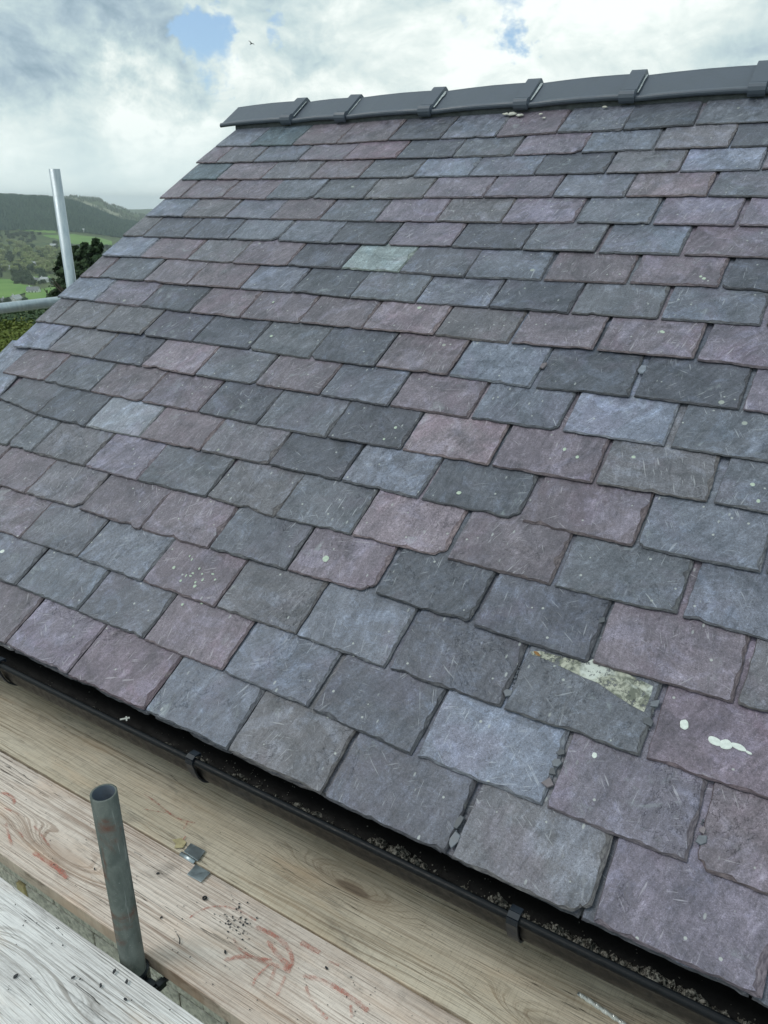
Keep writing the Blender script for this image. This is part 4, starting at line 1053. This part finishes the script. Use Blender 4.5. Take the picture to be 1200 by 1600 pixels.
# ------------------------------------------------------------------ litter on the boards
def twist_bit():
    """masonry drill bit: two-lobed section twisted along its length, carbide tip"""
    L = 0.135; n = 60; m_ = 12; V = []; Fc = []
    for i in range(n + 1):
        x = L * i / n; tw = x / 0.017 * math.pi
        for j in range(m_):
            a = 2 * math.pi * j / m_; r_ = 0.0054 * (0.58 + 0.38 * abs(math.cos(a)) ** 0.7) * (0.55 + .45 * min(1, i / 3))
            V.append((x, math.cos(a + tw) * r_, math.sin(a + tw) * r_ * 1.0))
    for i in range(n):
        for j in range(m_): Fc.append((i * m_ + j, i * m_ + (j + 1) % m_, (i + 1) * m_ + (j + 1) % m_, (i + 1) * m_ + j))
    Fc.append(tuple(range(m_))[::-1]); Fc.append(tuple(n * m_ + j for j in range(m_)))
    return mesh('flute', V, Fc, plain('bright_steel', rgb(0.70, 0.71, 0.68), 0.3, metal=0.6, vary=0.1, scale=60), False)
a = at(905, 1553, BZ + .005); b = at(975, 1600, BZ + .005)
db = thing('drill_bit', 'silver spiral masonry drill bit lying on the tan board below the gutter', 'drill bit', a)
mt = Matrix.Translation(a) @ (b - a).to_track_quat('X', 'Z').to_matrix().to_4x4(); WORLD[db.name] = Matrix.Translation(a)
o = new_obj('flute', twist_bit()); part_of(o, db, mt)
bm = bmesh.new(); tube_chain(bm, [(0.135, 0, 0), (0.165, 0, 0)], 0.0050, 12)
o = new_obj('shank', bm_mesh('shank', bm, M_galv, False)); part_of(o, db, mt)
bm = bmesh.new(); box(bm, (-0.003, -0.0038, -0.0010), (0.004, 0.0038, 0.0010), .0004)
o = new_obj('tip', bm_mesh('tip', bm, M_galv)); part_of(o, db, mt)

M_dark = plain('dark_slate_crumb', rgb(0.035, 0.037, 0.042), 0.6, vary=0.4, scale=90)
q = random.Random(21)
LIT = [(704, 1, 'x')]
def board_chip(px, py, s, z, label, el_=1.4, ang=None):
    o = new_obj('slate_chip', chip_mesh(s * el_, s * 0.7, 0.0028, int(px * 3 + py), M_dark)); p_ = at(px, py, z)
    o.location = p_; o.rotation_euler = (q.uniform(-.1, .1), q.uniform(-.1, .1), ang if ang is not None else q.uniform(0, 3))
    tag(o, label, 'slate chip', 'slate chips on the scaffold boards')
zB = BZ + 0.0025; zC = BZ + 0.0425
for px_, py_, s_, z_, lb in ((179, 1518, .0046, zC, 'dark slate chip on the grey board nearest the short pole'), (198, 1534, .0052, zC, 'largest dark slate chip on the grey board, right of the pole foot'),
                         (24, 1526, .0046, zC, 'long dark slate chip near the left border of the grey board'), (114, 1528, .0036, zC, 'small dark slate chip midway along the grey board'),
                         (157, 1540, .0040, zC, 'slate chip below the others on the grey board'), (196, 1562, .0034, zC, 'slate chip lowest on the grey board, under the pole'),
                         (352, 1488, .0042, zB, 'slate chip beside the red chalk scribble on the pinkish board'), (247, 1365, .0030, zB, 'lone slate chip between the pole and the steel clip'),
                         (510, 1513, .0034, zB, 'slate chip right of the red chalk scribble'), (148, 1358, .0026, zB, 'tiny slate chip left of the short pole on the pinkish board'),
                         (252, 1434, .0028, zB, 'tiny slate chip right of the short pole on the pinkish board')):
    board_chip(px_, py_, s_, z_, lb)
V = []; Fc = []
def crumb(p_, s):
    b = len(V); a = q.uniform(0, 6)
    e = q.uniform(.6, 2.0)
    for j in range(4):
        t_ = a + j * 1.57; V.append(p_ + Vector((math.cos(t_) * s * (e if j % 2 else 1), math.sin(t_) * s * (e if j % 2 else 1), q.uniform(0, .0012))))
    V.append(p_ + Vector((0, 0, s)));
    for j in range(4): Fc.append((b + j, b + (j + 1) % 4, b + 4))
for i in range(60): crumb(at(368 + q.gauss(0, 16), 1440 + q.gauss(0, 13), zB), q.uniform(.0008, .0026))
for i in range(90): crumb(at(q.uniform(20, 600), q.uniform(1300, 1590), zB), q.uniform(.0005, .0014)) if False else None
for i in range(420):
    x = q.uniform(-2.3, 0.2); y = q.uniform(0.70, 0.905); crumb(Vector((x, y, zB)), q.uniform(.0004, .0015))
for i in range(120):
    x = q.uniform(-1.6, 0.1); y = q.uniform(0.42, 0.62); crumb(Vector((x, y, zC)), q.uniform(.0004, .0020))
for i in range(130):
    x = q.uniform(-2.3, 0.3); y = q.uniform(0.93, 1.1); crumb(Vector((x, y, BZ + .0015)), q.uniform(.0004, .0011))
o = new_obj('slate_crumbs', mesh('slate_crumbs', V, Fc, M_dark)); tag(o, 'black crumbs of slate scattered over the scaffold boards', 'crumbs', kind='stuff')
# little rubber ring and a curl of wire
bm = bmesh.new(); pts = [(math.cos(t_ * .5236) * .0040, math.sin(t_ * .5236) * .0040, 0.002) for t_ in range(13)]
tube_chain(bm, pts, 0.0019, 8); o = new_obj('rubber_ring', bm_mesh('rubber_ring', bm, M_blk, True)); o.location = at(320, 1404, zB)
tag(o, 'small black rubber ring on the pinkish board below the steel clip', 'ring')
bm = bmesh.new(); tube_chain(bm, [at(x, y, zB + .001 + h) for x, y, h in ((276, 1459, 0), (279, 1463, .003), (281, 1468, .004), (281, 1473, .001), (280, 1475, 0))], [.0006, .0009, .0012, .0015, .0009], 6)
o = new_obj('twig', bm_mesh('twig', bm, M_dark, True)); tag(o, 'curved black sliver on the pinkish board right of the short pole', 'sliver')

# ------------------------------------------------------------------ the land: valley, hills, fields
def lerp_tab(tab, x):
    if x <= tab[0][0]: return tab[0][1]
    for (a, va), (b, vb) in zip(tab, tab[1:]):
        if x <= b: return va + (vb - va) * (x - a) / (b - a)
    return tab[-1][1]
VAL = [(0, 0), (14, 0), (60, -8), (140, -24), (300, -50), (500, -72), (700, -84), (1100, -92), (1700, -94), (3000, -94), (9000, -80), (12000, -60)]
HILL1 = [(-180, 10), (-90, 20), (-70, 30), (-57, 27), (-54, 19), (-53, 12), (-52.2, 0), (-51.4, -16), (-50.6, -36), (-49.6, -58), (-48.5, -66), (-45, -76), (-30, -80), (30, -70), (180, 10)]
HILL2 = [(-180, -20), (-60, -10), (-56, 10), (-53.2, 26), (-52.3, 32), (-51.6, 24), (-51, 18), (-50.4, -2), (-49.6, -22), (-48.8, -42), (-48, -60), (-44, -75), (180, -60)]
def ss(a, b, x):
    t = max(0.0, min(1.0, (x - a) / (b - a))); return t * t * (3 - 2 * t)
def land(x, y):
    Dd = math.hypot(x, y); az = math.degrees(math.atan2(x, y))
    z = lerp_tab(VAL, Dd)
    far = ss(500, 1500, Dd)
    z += far * 5.0 * noise.noise(Vector((x / 400, y / 400, 0)))
    base1 = lerp_tab(VAL, Dd)
    h1 = lerp_tab(HILL1, az) + 3 * noise.noise(Vector((az * .8, 3.0, 0))) - base1 - 7
    z += max(0, h1) * (ss(1900, 3000, Dd) * 0.98 + 0.02 * ss(1900, 2300, Dd)) * (1 - ss(3050, 3700, Dd))
    h2 = lerp_tab(HILL2, az) + 3 * noise.noise(Vector((az * 1.4, 9.0, 0))) - base1 - 7
    z += max(0, h2) * ss(3300, 4300, Dd) * (1 - ss(4350, 5200, Dd))
    if Dd > 5200: z += ss(5200, 7000, Dd) * (28 + 16 * noise.noise(Vector((az * .25, 1, 0))))
    return z
RD = [0, 6, 14, 25, 40, 60, 85, 115, 150, 200, 260, 330, 420, 520, 620, 720, 820, 920, 1020, 1120, 1240, 1360, 1500, 1650, 1800, 1950, 2100, 2250, 2400, 2550, 2700, 2850, 3000, 3100, 3250, 3450, 3700, 3900, 4100, 4300, 4500, 4800, 5200, 6000, 6800, 7600]
AZ = [-180 + 6 * i for i in range(17)] + [-80 + i for i in range(10)] + [-70 + .5 * i for i in range(60)] + [-40 + 2 * i for i in range(10)] + [-20 + 8 * i for i in range(25)]
AZ = [a for a in AZ if a < 179]
V = [(0, 0, 0)]; Fc = []
for D_ in RD[1:]:
    for a in AZ:
        x, y = math.sin(math.radians(a)) * D_, math.cos(math.radians(a)) * D_; V.append((x, y, land(x, y)))
na = len(AZ)
for j in range(na): Fc.append((0, 1 + (j + 1) % na, 1 + j))
for i in range(len(RD) - 2):
    for j in range(na):
        a = 1 + i * na + j; b = 1 + i * na + (j + 1) % na; Fc.append((a, b, b + na, a + na))
def ground_material():
    n = material('hillside_and_scrub'); ge = n.add('ShaderNodeNewGeometry'); P = ge.outputs['Position']
    a = n.noise(P, 0.012, 6.0, 0.65, 0.5); b = n.noise(P, 0.09, 5.0, 0.7); f_ = n.noise(P, 0.8, 3.0, 0.7)
    c = n.mix(n.ramp(a, .35, .65), rgb(0.08, 0.12, 0.05), rgb(0.13, 0.16, 0.07))
    c = n.mix(n.ramp(b, .45, .7, 0, .6), c, rgb(0.035, 0.055, 0.028))
    c = n.mix(n.ramp(f_, .5, .7, 0, .4), c, rgb(0.12, 0.14, 0.06))
    setp(n, color=c, rough=0.95, spec=0.1); return n.mat
M_ground = ground_material()
def grass_material(name, c1, c2):
    n = material(name); ge = n.add('ShaderNodeNewGeometry'); P = ge.outputs['Position']
    a = n.noise(P, 0.02, 5.0, 0.6, 0.5); b = n.noise(P, 0.25, 4.0, 0.7)
    c = n.mix(n.ramp(a, .3, .7), c1, c2); c = n.mix(n.ramp(b, .5, .75, 0, .35), c, n.mix(1.0, c, rgb(.6, .62, .5), 'MULTIPLY'))
    setp(n, color=c, rough=0.95, spec=0.1); return n.mat
o = new_obj('ground', mesh('ground', V, Fc, M_ground, True)); o['kind'] = 'structure'
M_meadow = grass_material('meadow_grass', rgb(0.13, 0.25, 0.06), rgb(0.20, 0.32, 0.09))
M_heath = grass_material('pale_heath', rgb(0.22, 0.23, 0.14), rgb(0.34, 0.34, 0.24))
def az_d(px, py, zoff=0.0):
    """where the ray of a point of the view meets the land"""
    d = pix(px, py).normalized(); lo = 30.0
    t = 30.0
    while t < 12000:
        p_ = Vector((0, 0, CAMZ)) + d * t
        if p_.z < land(p_.x, p_.y) + zoff: break
        t *= 1.004
    return p_
def field(poly, mat, name='field', lift=0.6, n=10):
    """meadow sheet draped on the land between four outline rows of points (far edge, near edge)"""
    far, near = poly; V = []; Fc = []; m_ = 24
    def along(pts, f):
        s = f * (len(pts) - 1); i = min(int(s), len(pts) - 2); return [pts[i][k] + (pts[i + 1][k] - pts[i][k]) * (s - i) for k in (0, 1)]
    Wf = [az_d(*along(far, i / m_)) for i in range(m_ + 1)]; Wn = [az_d(*along(near, i / m_)) for i in range(m_ + 1)]
    for i in range(m_ + 1):
        for j in range(n + 1):
            p_ = Wf[i].lerp(Wn[i], j / n); V.append((p_.x, p_.y, land(p_.x, p_.y) + lift))
    for i in range(m_):
        for j in range(n): Fc.append((i * (n + 1) + j, (i + 1) * (n + 1) + j, (i + 1) * (n + 1) + j + 1, i * (n + 1) + j + 1))
    o = new_obj(name, mesh(name, V, Fc, mat, True)); o['kind'] = 'structure'
field(([(8, 352), (40, 354), (86, 358)], [(14, 356), (30, 361), (62, 364), (88, 366)]), M_meadow, lift=1.2)
field(([(66, 368), (90, 369), (115, 367), (158, 373), (175, 378)], [(70, 370), (90, 375), (115, 382), (160, 385), (175, 388)]), M_meadow, lift=1.2)
field(([(-60, 436), (0, 437), (24, 438), (34, 446), (50, 448)], [(-60, 470), (0, 468), (20, 466), (40, 459), (52, 452)]), M_meadow, lift=1.2)
field(([(40, 457), (60, 454), (88, 449), (100, 446)], [(40, 470), (60, 471), (84, 470), (100, 468)]), M_meadow, lift=1.2)
field(([(48, 434), (60, 433), (78, 433)], [(48, 438), (60, 437), (80, 436)]), M_meadow, lift=1.2)
field(([(105, 307), (125, 312), (145, 320), (168, 328), (190, 336)], [(105, 308), (125, 315), (145, 325), (168, 334), (190, 341)]), M_heath, lift=2.0)

bm = bmesh.new(); box(bm, (-5.5, -4.0, -0.2), (3.5, 8.5, 0.06), 0.01)  # unseen pale slab, added to offset green light bounced onto the block wall
o = new_obj('bounce_slab', bm_mesh('bounce_slab', bm, plain('pale_bounce_concrete', rgb(0.36, 0.34, 0.30), 0.9, scale=3, spec=0.2))); o['kind'] = 'structure'
# trees of the valley and woods
def leaf_material(name, c1, c2, c3):
    n = material(name); oi = n.add('ShaderNodeObjectInfo'); ge = n.add('ShaderNodeNewGeometry'); tc = n.add('ShaderNodeTexCoord')
    a = n.noise(tc.outputs['Object'], 0.35, 4.0, 0.6)
    r_ = n.math('FRACT', n.math('ADD', ge.outputs['Random Per Island'], oi.outputs['Random']))
    c = n.mix(oi.outputs['Random'], c1, c2); c = n.mix(n.ramp(r_, .55, 1.0, 0, .7), c, c3); c = n.mix(n.ramp(a, .45, .7, 0, .45), c, n.mix(1.0, c, rgb(.5, .55, .5), 'MULTIPLY'))
    setp(n, color=c, rough=0.75, spec=0.2); return n.mat
M_leaf_l = leaf_material('sunlit_pale_leaves', rgb(0.25, 0.32, 0.11), rgb(0.35, 0.38, 0.17), rgb(0.46, 0.45, 0.25))  # pale leaves brightened further, a sunlit patch of valley painted into their colour
M_leaf_d = leaf_material('dark_green_leaves', rgb(0.055, 0.095, 0.045), rgb(0.085, 0.12, 0.06), rgb(0.12, 0.155, 0.07))
M_leaf_y = leaf_material('yellow_green_leaves', rgb(0.11, 0.145, 0.03), rgb(0.15, 0.18, 0.04), rgb(0.22, 0.24, 0.06))
M_conifer = leaf_material('conifer_needles', rgb(0.032, 0.060, 0.028), rgb(0.045, 0.075, 0.034), rgb(0.07, 0.11, 0.045))
M_bark = plain('bark', rgb(0.10, 0.08, 0.06), 0.9, scale=6)
def crown_mesh(name, R, H, nleaf, leaf, seed, mat, conif=False, base=0.0):
    q = random.Random(seed); V = []; Fc = []
    lobes = [(Vector((q.uniform(-.5, .5) * R, q.uniform(-.5, .5) * R, base + H * q.uniform(.35, .8))), R * q.uniform(.38, .6)) for _ in range(9)]
    for _ in range(nleaf):
        if conif:
            tiers = 15; k_ = q.randrange(tiers * 7); tr_, br_ = divmod(k_, 7)
            f = (tr_ + 0.5 * ((br_ * 37 + tr_ * 11) % 7) / 7) / tiers; z = base + H * f
            a = br_ * 0.8976 + tr_ * 1.9 + 0.5 * math.sin(k_ * 5.1); ln_ = R * ((1 - f) ** 0.75) * (0.75 + 0.35 * math.sin(k_ * 2.3))
            r_ = ln_ * math.sqrt(q.random()); sw = .16 * ln_ + .12
            c = Vector((math.cos(a) * r_ + q.gauss(0, sw * .5), math.sin(a) * r_ + q.gauss(0, sw * .5), z + r_ * .12 + q.gauss(0, sw * .45))); nv = Vector((math.cos(a), math.sin(a), .9))
            if q.random() < .12: c = Vector((q.gauss(0, .08), q.gauss(0, .08), base + H * q.uniform(.8, 1.0)))
        else:
            lc, lr = q.choice(lobes); dv = Vector((q.gauss(0, 1), q.gauss(0, 1), q.gauss(0, 1))).normalized()
            c = lc + dv * lr * q.uniform(.75, 1.05) * (1 + .25 * noise.noise(dv * 2.5 + lc)); c.z = min(max(c.z, base + .15 * H), base + H * q.uniform(.9, 1.0)); nv = dv
        nv = (nv + Vector((q.gauss(0, .45), q.gauss(0, .45), q.gauss(0, .45)))).normalized()
        a_ = nv.orthogonal().normalized(); b_ = nv.cross(a_); t_ = q.uniform(0, 6.28)
        u_ = a_ * math.cos(t_) + b_ * math.sin(t_); v_ = nv.cross(u_); s = leaf * q.uniform(.6, 1.35); b = len(V)
        V += [c - u_ * s, c - v_ * s * .6, c + u_ * s, c + v_ * s * .6]
        Fc.append((b, b + 1, b + 2, b + 3))
    return mesh(name, V, Fc, mat)
def trunk_mesh(h, r_, seed, limbs=4):
    q = random.Random(seed); bm = bmesh.new()
    tube_chain(bm, [(0, 0, -1.0), (0, 0, h * .4), (r_ * .6, 0, h * .75), (0, 0, h)], [r_ * 1.3, r_, r_ * .7, r_ * .25], 7)
    for i in range(limbs):
        a = q.uniform(0, 6.28); z = h * q.uniform(.35, .7); e = Vector((math.cos(a), math.sin(a), .9)) * h * .3
        tube_chain(bm, [(0, 0, z), e * .5 + Vector((0, 0, z)), e + Vector((0, 0, z * 1.05))], [r_ * .5, r_ * .35, r_ * .12], 5)
    return bm_mesh('trunk', bm, M_bark)
TR = thing('tree_prototype', 'x', 'tree'); bpy.data.objects.remove(TR)
kinds = {
 'l': [crown_mesh('crown', 8.0, 13, 900, 1.0, s, M_leaf_l) for s in (1, 2, 3)],
 'd': [crown_mesh('crown', 7.5, 13, 900, 1.0, s, M_leaf_d) for s in (4, 5)],
}
tk = trunk_mesh(9.0, 0.4, 3)
def far_tree(kind, p_, s, label, group, cat='tree', meshes=None, tmesh=None, rz=None):
    r_ = thing('tree', label, cat, p_, group)
    r_.rotation_euler = (0, 0, rnd.uniform(0, 6.28) if rz is None else rz); r_.scale = (s * rnd.uniform(.85, 1.15), s * rnd.uniform(.85, 1.15), s * rnd.uniform(.8, 1.15))
    c = new_obj('crown', rnd.choice(meshes or kinds[kind]), r_); t_ = new_obj('trunk', tmesh or tk, r_)
    return r_
q = random.Random(77)
# the broad wood in the middle of the valley: dense rows of round crowns
taken = []
def wood(n, xr, yr, kind_f, label, group, smin=.75, smax=1.25, sep=4.5):
    k = 0; tries = 0
    while k < n and tries < n * 40:
        tries += 1
        px_, py_ = q.uniform(*xr), q.uniform(*yr)
        if not kind_f(px_, py_): continue
        if any(abs(px_ - a) < sep and abs(py_ - b) < sep * .5 for a, b in taken): continue
        taken.append((px_, py_)); p_ = az_d(px_, py_)
        if p_.z < -150: continue
        far_tree('l' if label[1] == 'l' else 'd', (p_.x, p_.y, land(p_.x, p_.y)), q.uniform(smin, smax), label[0], group); k += 1
inside = lambda x, y: not (x > 60 and y < 392 and y > 366) and not (x < 50 and y > 437)
wood(95, (-25, 112), (378, 428), lambda x, y: inside(x, y) and y > 376 + x * .16, ('round sunlit pale green tree in the broad wood on the valley floor', 'l'), 'pale round trees of the valley wood', .75, 1.2, 5.0)
wood(40, (-25, 112), (380, 438), inside, ('round dark green tree in the broad wood on the valley floor', 'd'), 'dark round trees of the valley wood', .7, 1.1, 4.0)
wood(26, (-20, 92), (366, 378), lambda x, y: y > 363 + x * .05 and not (x > 62 and y > 366), ('dark tree in the belt between the far meadows and the valley wood', 'd'), 'dark trees below the far meadows', .6, 1.0, 3.5)
wood(24, (85, 200), (384, 408), lambda x, y: y > 384 + (x - 100) * .1, ('dark tree under the right hand far meadow', 'd'), 'dark trees below the right far meadow', .7, 1.1, 4.0)
wood(16, (26, 50), (434, 446), lambda x, y: True, ('dark tree in the clump at the near edge of the valley wood', 'd'), 'dark trees in the clump above the farmhouse', .45, .75, 2.5)
wood(8, (52, 92), (440, 447), lambda x, y: True, ('dark tree beside the far white cottages', 'd'), 'dark trees beside the white cottages', .35, .55, 2.5)
wood(8, (-12, 18), (474, 482), lambda x, y: True, ('low dark tree beside the white gabled house', 'd'), 'low trees beside the gabled house', .3, .5, 2.5)
wood(3, (36, 40), (469, 474), lambda x, y: True, ('small dark tree right of the white gabled house', 'd'), 'small trees right of the gabled house', .3, .4, 1.5)

# forest of conifers on the hills: reads as one mass
def forest(n, azr, dr, cond, mat, hgt, seed):
    q = random.Random(seed); V = []; Fc = []
    for _ in range(n):
        a = math.radians(q.uniform(*azr)); D_ = q.uniform(*dr); x, y = math.sin(a) * D_, math.cos(a) * D_
        if not cond(math.degrees(a), D_): continue
        z = land(x, y); h = hgt * q.uniform(.6, 1.25); r_ = h * q.uniform(.20, .34); b = len(V); t_ = q.uniform(0, 2)
        for i in range(5): V.append((x + math.cos(t_ + i * 1.2566) * r_ * q.uniform(.8, 1.2), y + math.sin(t_ + i * 1.2566) * r_ * q.uniform(.8, 1.2), z + h * .12))
        V.append((x, y, z + h))
        for i in range(5): Fc.append((b + i, b + (i + 1) % 5, b + 5))
    o = new_obj('forest', mesh('forest', V, Fc, mat)); tag(o, None, None, None, 'stuff'); return o
def far_leaf(name, c1, c2, sc):
    n = material(name); ge = n.add('ShaderNodeNewGeometry')
    a = n.noise(ge.outputs['Position'], sc, 4.0, 0.6, .4)
    c = n.mix(n.ramp(n.math('ADD', n.math('MULTIPLY', ge.outputs['Random Per Island'], .45), n.math('MULTIPLY', a, .55)), .2, .8), c1, c2)
    setp(n, color=c, rough=0.85, spec=0.1); return n.mat
M_f1 = far_leaf('spruce_forest', rgb(0.045, 0.085, 0.065), rgb(0.095, 0.145, 0.095), .01)
M_f2 = far_leaf('mixed_hill_wood', rgb(0.07, 0.10, 0.06), rgb(0.17, 0.19, 0.11), .008)
f1 = forest(26000, (-64, -44), (2280, 3080), lambda a, D_: True, M_f1, 13, 1); tag(f1, 'dark spruce forest covering the long hill across the valley', 'forest')
f2 = forest(5000, (-60, -44), (3500, 4330), lambda a, D_: noise.noise(Vector((a * 1.3, D_ / 170, 0))) > -0.05, M_f2, 14, 2); tag(f2, 'thin mixed wood on the paler hill behind the forest', 'forest')

# nearer trees beyond the gable
def near_conifer(px, ptop, Dd, H, Rr, label, seed, mat=M_conifer, conif=True, n=16000, leaf=.22):
    d = pix(px, ptop); d = d / math.hypot(d.x, d.y); x, y = d.x * Dd, d.y * Dd; ztop = CAMZ + d.z * Dd; zb = land(x, y)
    r_ = thing('pine_tree' if conif else 'tree', label, 'tree', (x, y, zb)); Ht = ztop - zb
    c = new_obj('crown', crown_mesh('crown', Rr, Ht * .97, n, leaf, seed, mat, conif, base=.03 * Ht), r_)
    t_ = new_obj('trunk', trunk_mesh(Ht * .85, .22, seed), r_)
near_conifer(149, 374, 60, 14, 3.6, 'dark pine whose pointed top shows farthest right of the tall galvanised pole', 31, leaf=.15, n=22000)
near_conifer(132, 380, 61, 14, 4.2, 'dark broad pine between the tall galvanised pole and the farthest right pine', 35, leaf=.15, n=22000)
near_conifer(118, 385, 66, 14, 4.0, 'dark pine half hidden right behind the tall galvanised pole', 38, leaf=.15, n=22000)
near_conifer(97, 396, 64, 14, 3.4, 'dark pine showing left of the tall galvanised pole', 32, leaf=.15, n=22000)
near_conifer(40, 486, 46, 9, 4.2, 'dark tree under the handrail tube beside the roof verge', 33, M_leaf_d, False, 22000, .10)
near_conifer(2, 488, 52, 9, 4.2, 'dark tree under the handrail tube at the left border', 36, M_leaf_d, False, 22000, .10)
near_conifer(4, 503, 30, 8, 3.2, 'yellow green tree lowest at the left border below the handrail tube', 34, M_leaf_y, False, 26000, .06)
near_conifer(34, 513, 27, 8, 1.7, 'small yellow green tree against the roof verge below the handrail tube', 37, M_leaf_y, False, 18000, .055)

# far houses
M_wwall = plain('white_render', rgb(0.75, 0.75, 0.72), 0.8, scale=1); M_roofs = plain('far_slate_roof', rgb(0.20, 0.21, 0.22), 0.7, scale=1); M_roofp = plain('pale_far_roof', rgb(0.42, 0.44, 0.45), .6, scale=1); M_win = plain('dark_glass', rgb(0.03, 0.035, 0.04), .2, scale=1)
def cottage(px, py, L, Wd, H, rz, label, roofm, wallm=None):
    p_ = az_d(px, py); r_ = thing('cottage', label, 'house', (p_.x, p_.y, land(p_.x, p_.y))); r_.rotation_euler = (0, 0, rz)
    bm = bmesh.new(); box(bm, (-L / 2, -Wd / 2, -1), (L / 2, Wd / 2, H)); rh = Wd * .42
    for sx in (-1, 1):
        v = [bm.verts.new(c) for c in ((sx * L / 2, -Wd / 2, H + .02), (sx * L / 2, Wd / 2, H + .02), (sx * L / 2, 0, H + rh))]; bm.faces.new(v)
    new_obj('wall', bm_mesh('wall', bm, wallm or M_wwall), r_)
    bm = bmesh.new()
    for s in (-1, 1):
        q4 = [(-L / 2 - .4, s * (Wd / 2 + .4), H - .25), (L / 2 + .4, s * (Wd / 2 + .4), H - .25), (L / 2 + .4, 0, H + rh + .2), (-L / 2 - .4, 0, H + rh + .2)]
        t4 = [bm.verts.new(c) for c in q4]; b4 = [bm.verts.new((c[0], c[1], c[2] - .2)) for c in q4]
        bm.faces.new(t4); bm.faces.new(b4[::-1])
        for i in range(4): bm.faces.new((t4[i], t4[(i + 1) % 4], b4[(i + 1) % 4], b4[i]))
    rf = new_obj('roof', bm_mesh('roof', bm, roofm), r_)
    bm = bmesh.new(); box(bm, (-L * .3 - .5, -.4, H + rh - .5), (-L * .3 + .5, .4, H + rh + 1.4)); new_obj('chimney', bm_mesh('chimney', bm, M_wwall), rf)
    for s in (-1, 1):
        for i in range(3):
            for z in (1.0, 3.6):
                if z + 1.2 > H: continue
                bm = bmesh.new(); x = (i - 1) * L * .28; box(bm, (x - .6, s * (Wd / 2 + .03) - .05, z), (x + .6, s * (Wd / 2 + .03) + .05, z + 1.3)); new_obj('window', bm_mesh('window', bm, M_win), r_)
cottage(26, 474, 11, 8, 4.6, 1.9, 'white gabled house with pale roof just above the handrail tube', M_roofp)
cottage(12, 475, 10, 6, 3.0, 0.9, 'low white house left of the gabled one, above the handrail tube', M_roofs)
cottage(53, 458, 13, 8, 3.6, 0.6, 'farmhouse with a broad dark roof in the meadow below the wood', M_roofs)
cottage(70, 441, 10, 6, 4.0, 0.5, 'tiny white cottage among dark trees right of the meadow', M_roofp)
cottage(57, 440, 8, 5, 2.6, 0.4, 'small grey roofed cottage left of the tiny white one', M_roofs)
cottage(84, 388, 14, 8, 6.0, 0.5, 'far white house near the top right of the valley wood', M_roofp)
cottage(131, 363, 16, 8, 5.0, 0.5, 'far white farm at the foot of the forest hill', M_roofp)
cottage(8, 421, 16, 7, 3.5, 0.6, 'pale building half hidden in the valley wood at the left border', M_roofp)
cottage(54, 415, 10, 6, 4.0, 0.6, 'pale roof peeping out of the middle of the valley wood', M_roofp)

# a bird high in the sky
bd = pix(392.5, 68).normalized() * 42 + Vector((0, 0, CAMZ))
br = thing('bird', 'small dark bird flying high below the blue gap in the clouds', 'bird', bd)
M_bird = plain('dark_feathers', rgb(0.03, 0.035, 0.035), .7)
bm = bmesh.new(); tube_chain(bm, [(-.085, 0, 0), (-.05, 0, .004), (0, 0, 0), (.05, 0, 0), (.10, 0, -.003)], [.008, .026, .034, .020, .006], 8)
bo = new_obj('body', bm_mesh('body', bm, M_bird, True), br)
for s in (-1, 1):
    V = [(-.04, s * .015, .01), (.045, s * .015, .01), (.02, s * .09, .05), (-.035, s * .08, .05), (.03, s * .15, .035), (.0, s * .155, .035)]
    V += [(a, b, c - .005) for a, b, c in V]
    new_obj('wing', mesh('wing', V, [(0, 1, 2, 3), (3, 2, 4, 5), (7, 6, 9, 8), (8, 9, 11, 10), (0, 3, 9, 6), (3, 5, 11, 9), (1, 7, 8, 2), (2, 8, 10, 4), (5, 4, 10, 11)], M_bird), br)
V = [(.09, -.006, 0), (.09, .006, 0), (.15, .03, 0), (.15, -.03, 0)]; V += [(a, b, c - .004) for a, b, c in V]
new_obj('tail', mesh('tail', V, [(0, 1, 2, 3), (7, 6, 5, 4), (0, 4, 5, 1), (1, 5, 6, 2), (2, 6, 7, 3), (3, 7, 4, 0)], M_bird), br)
br.rotation_euler = (0.5, 0.1, 2.6)

# ------------------------------------------------------------------ air
HAZE = 0.00012
bm = bmesh.new(); box(bm, (-8000, -8000, -110), (8000, 8000, 60))

am = bpy.data.materials.new('haze_air'); am.use_nodes = True; an = NT(am.node_tree); an.n.clear()
ao = an.add('ShaderNodeOutputMaterial'); pv = an.add('ShaderNodeVolumePrincipled'); pv.inputs['Color'].default_value = (0.86, 0.95, 1.0, 1); pv.inputs['Density'].default_value = HAZE
pv.inputs['Anisotropy'].default_value = 0.0; an.l.new(pv.outputs[0], ao.inputs['Volume'])
o = new_obj('haze', bm_mesh('haze', bm, am)); o['kind'] = 'stuff'; o['label'] = 'thin haze over the valley'; o['category'] = 'haze'
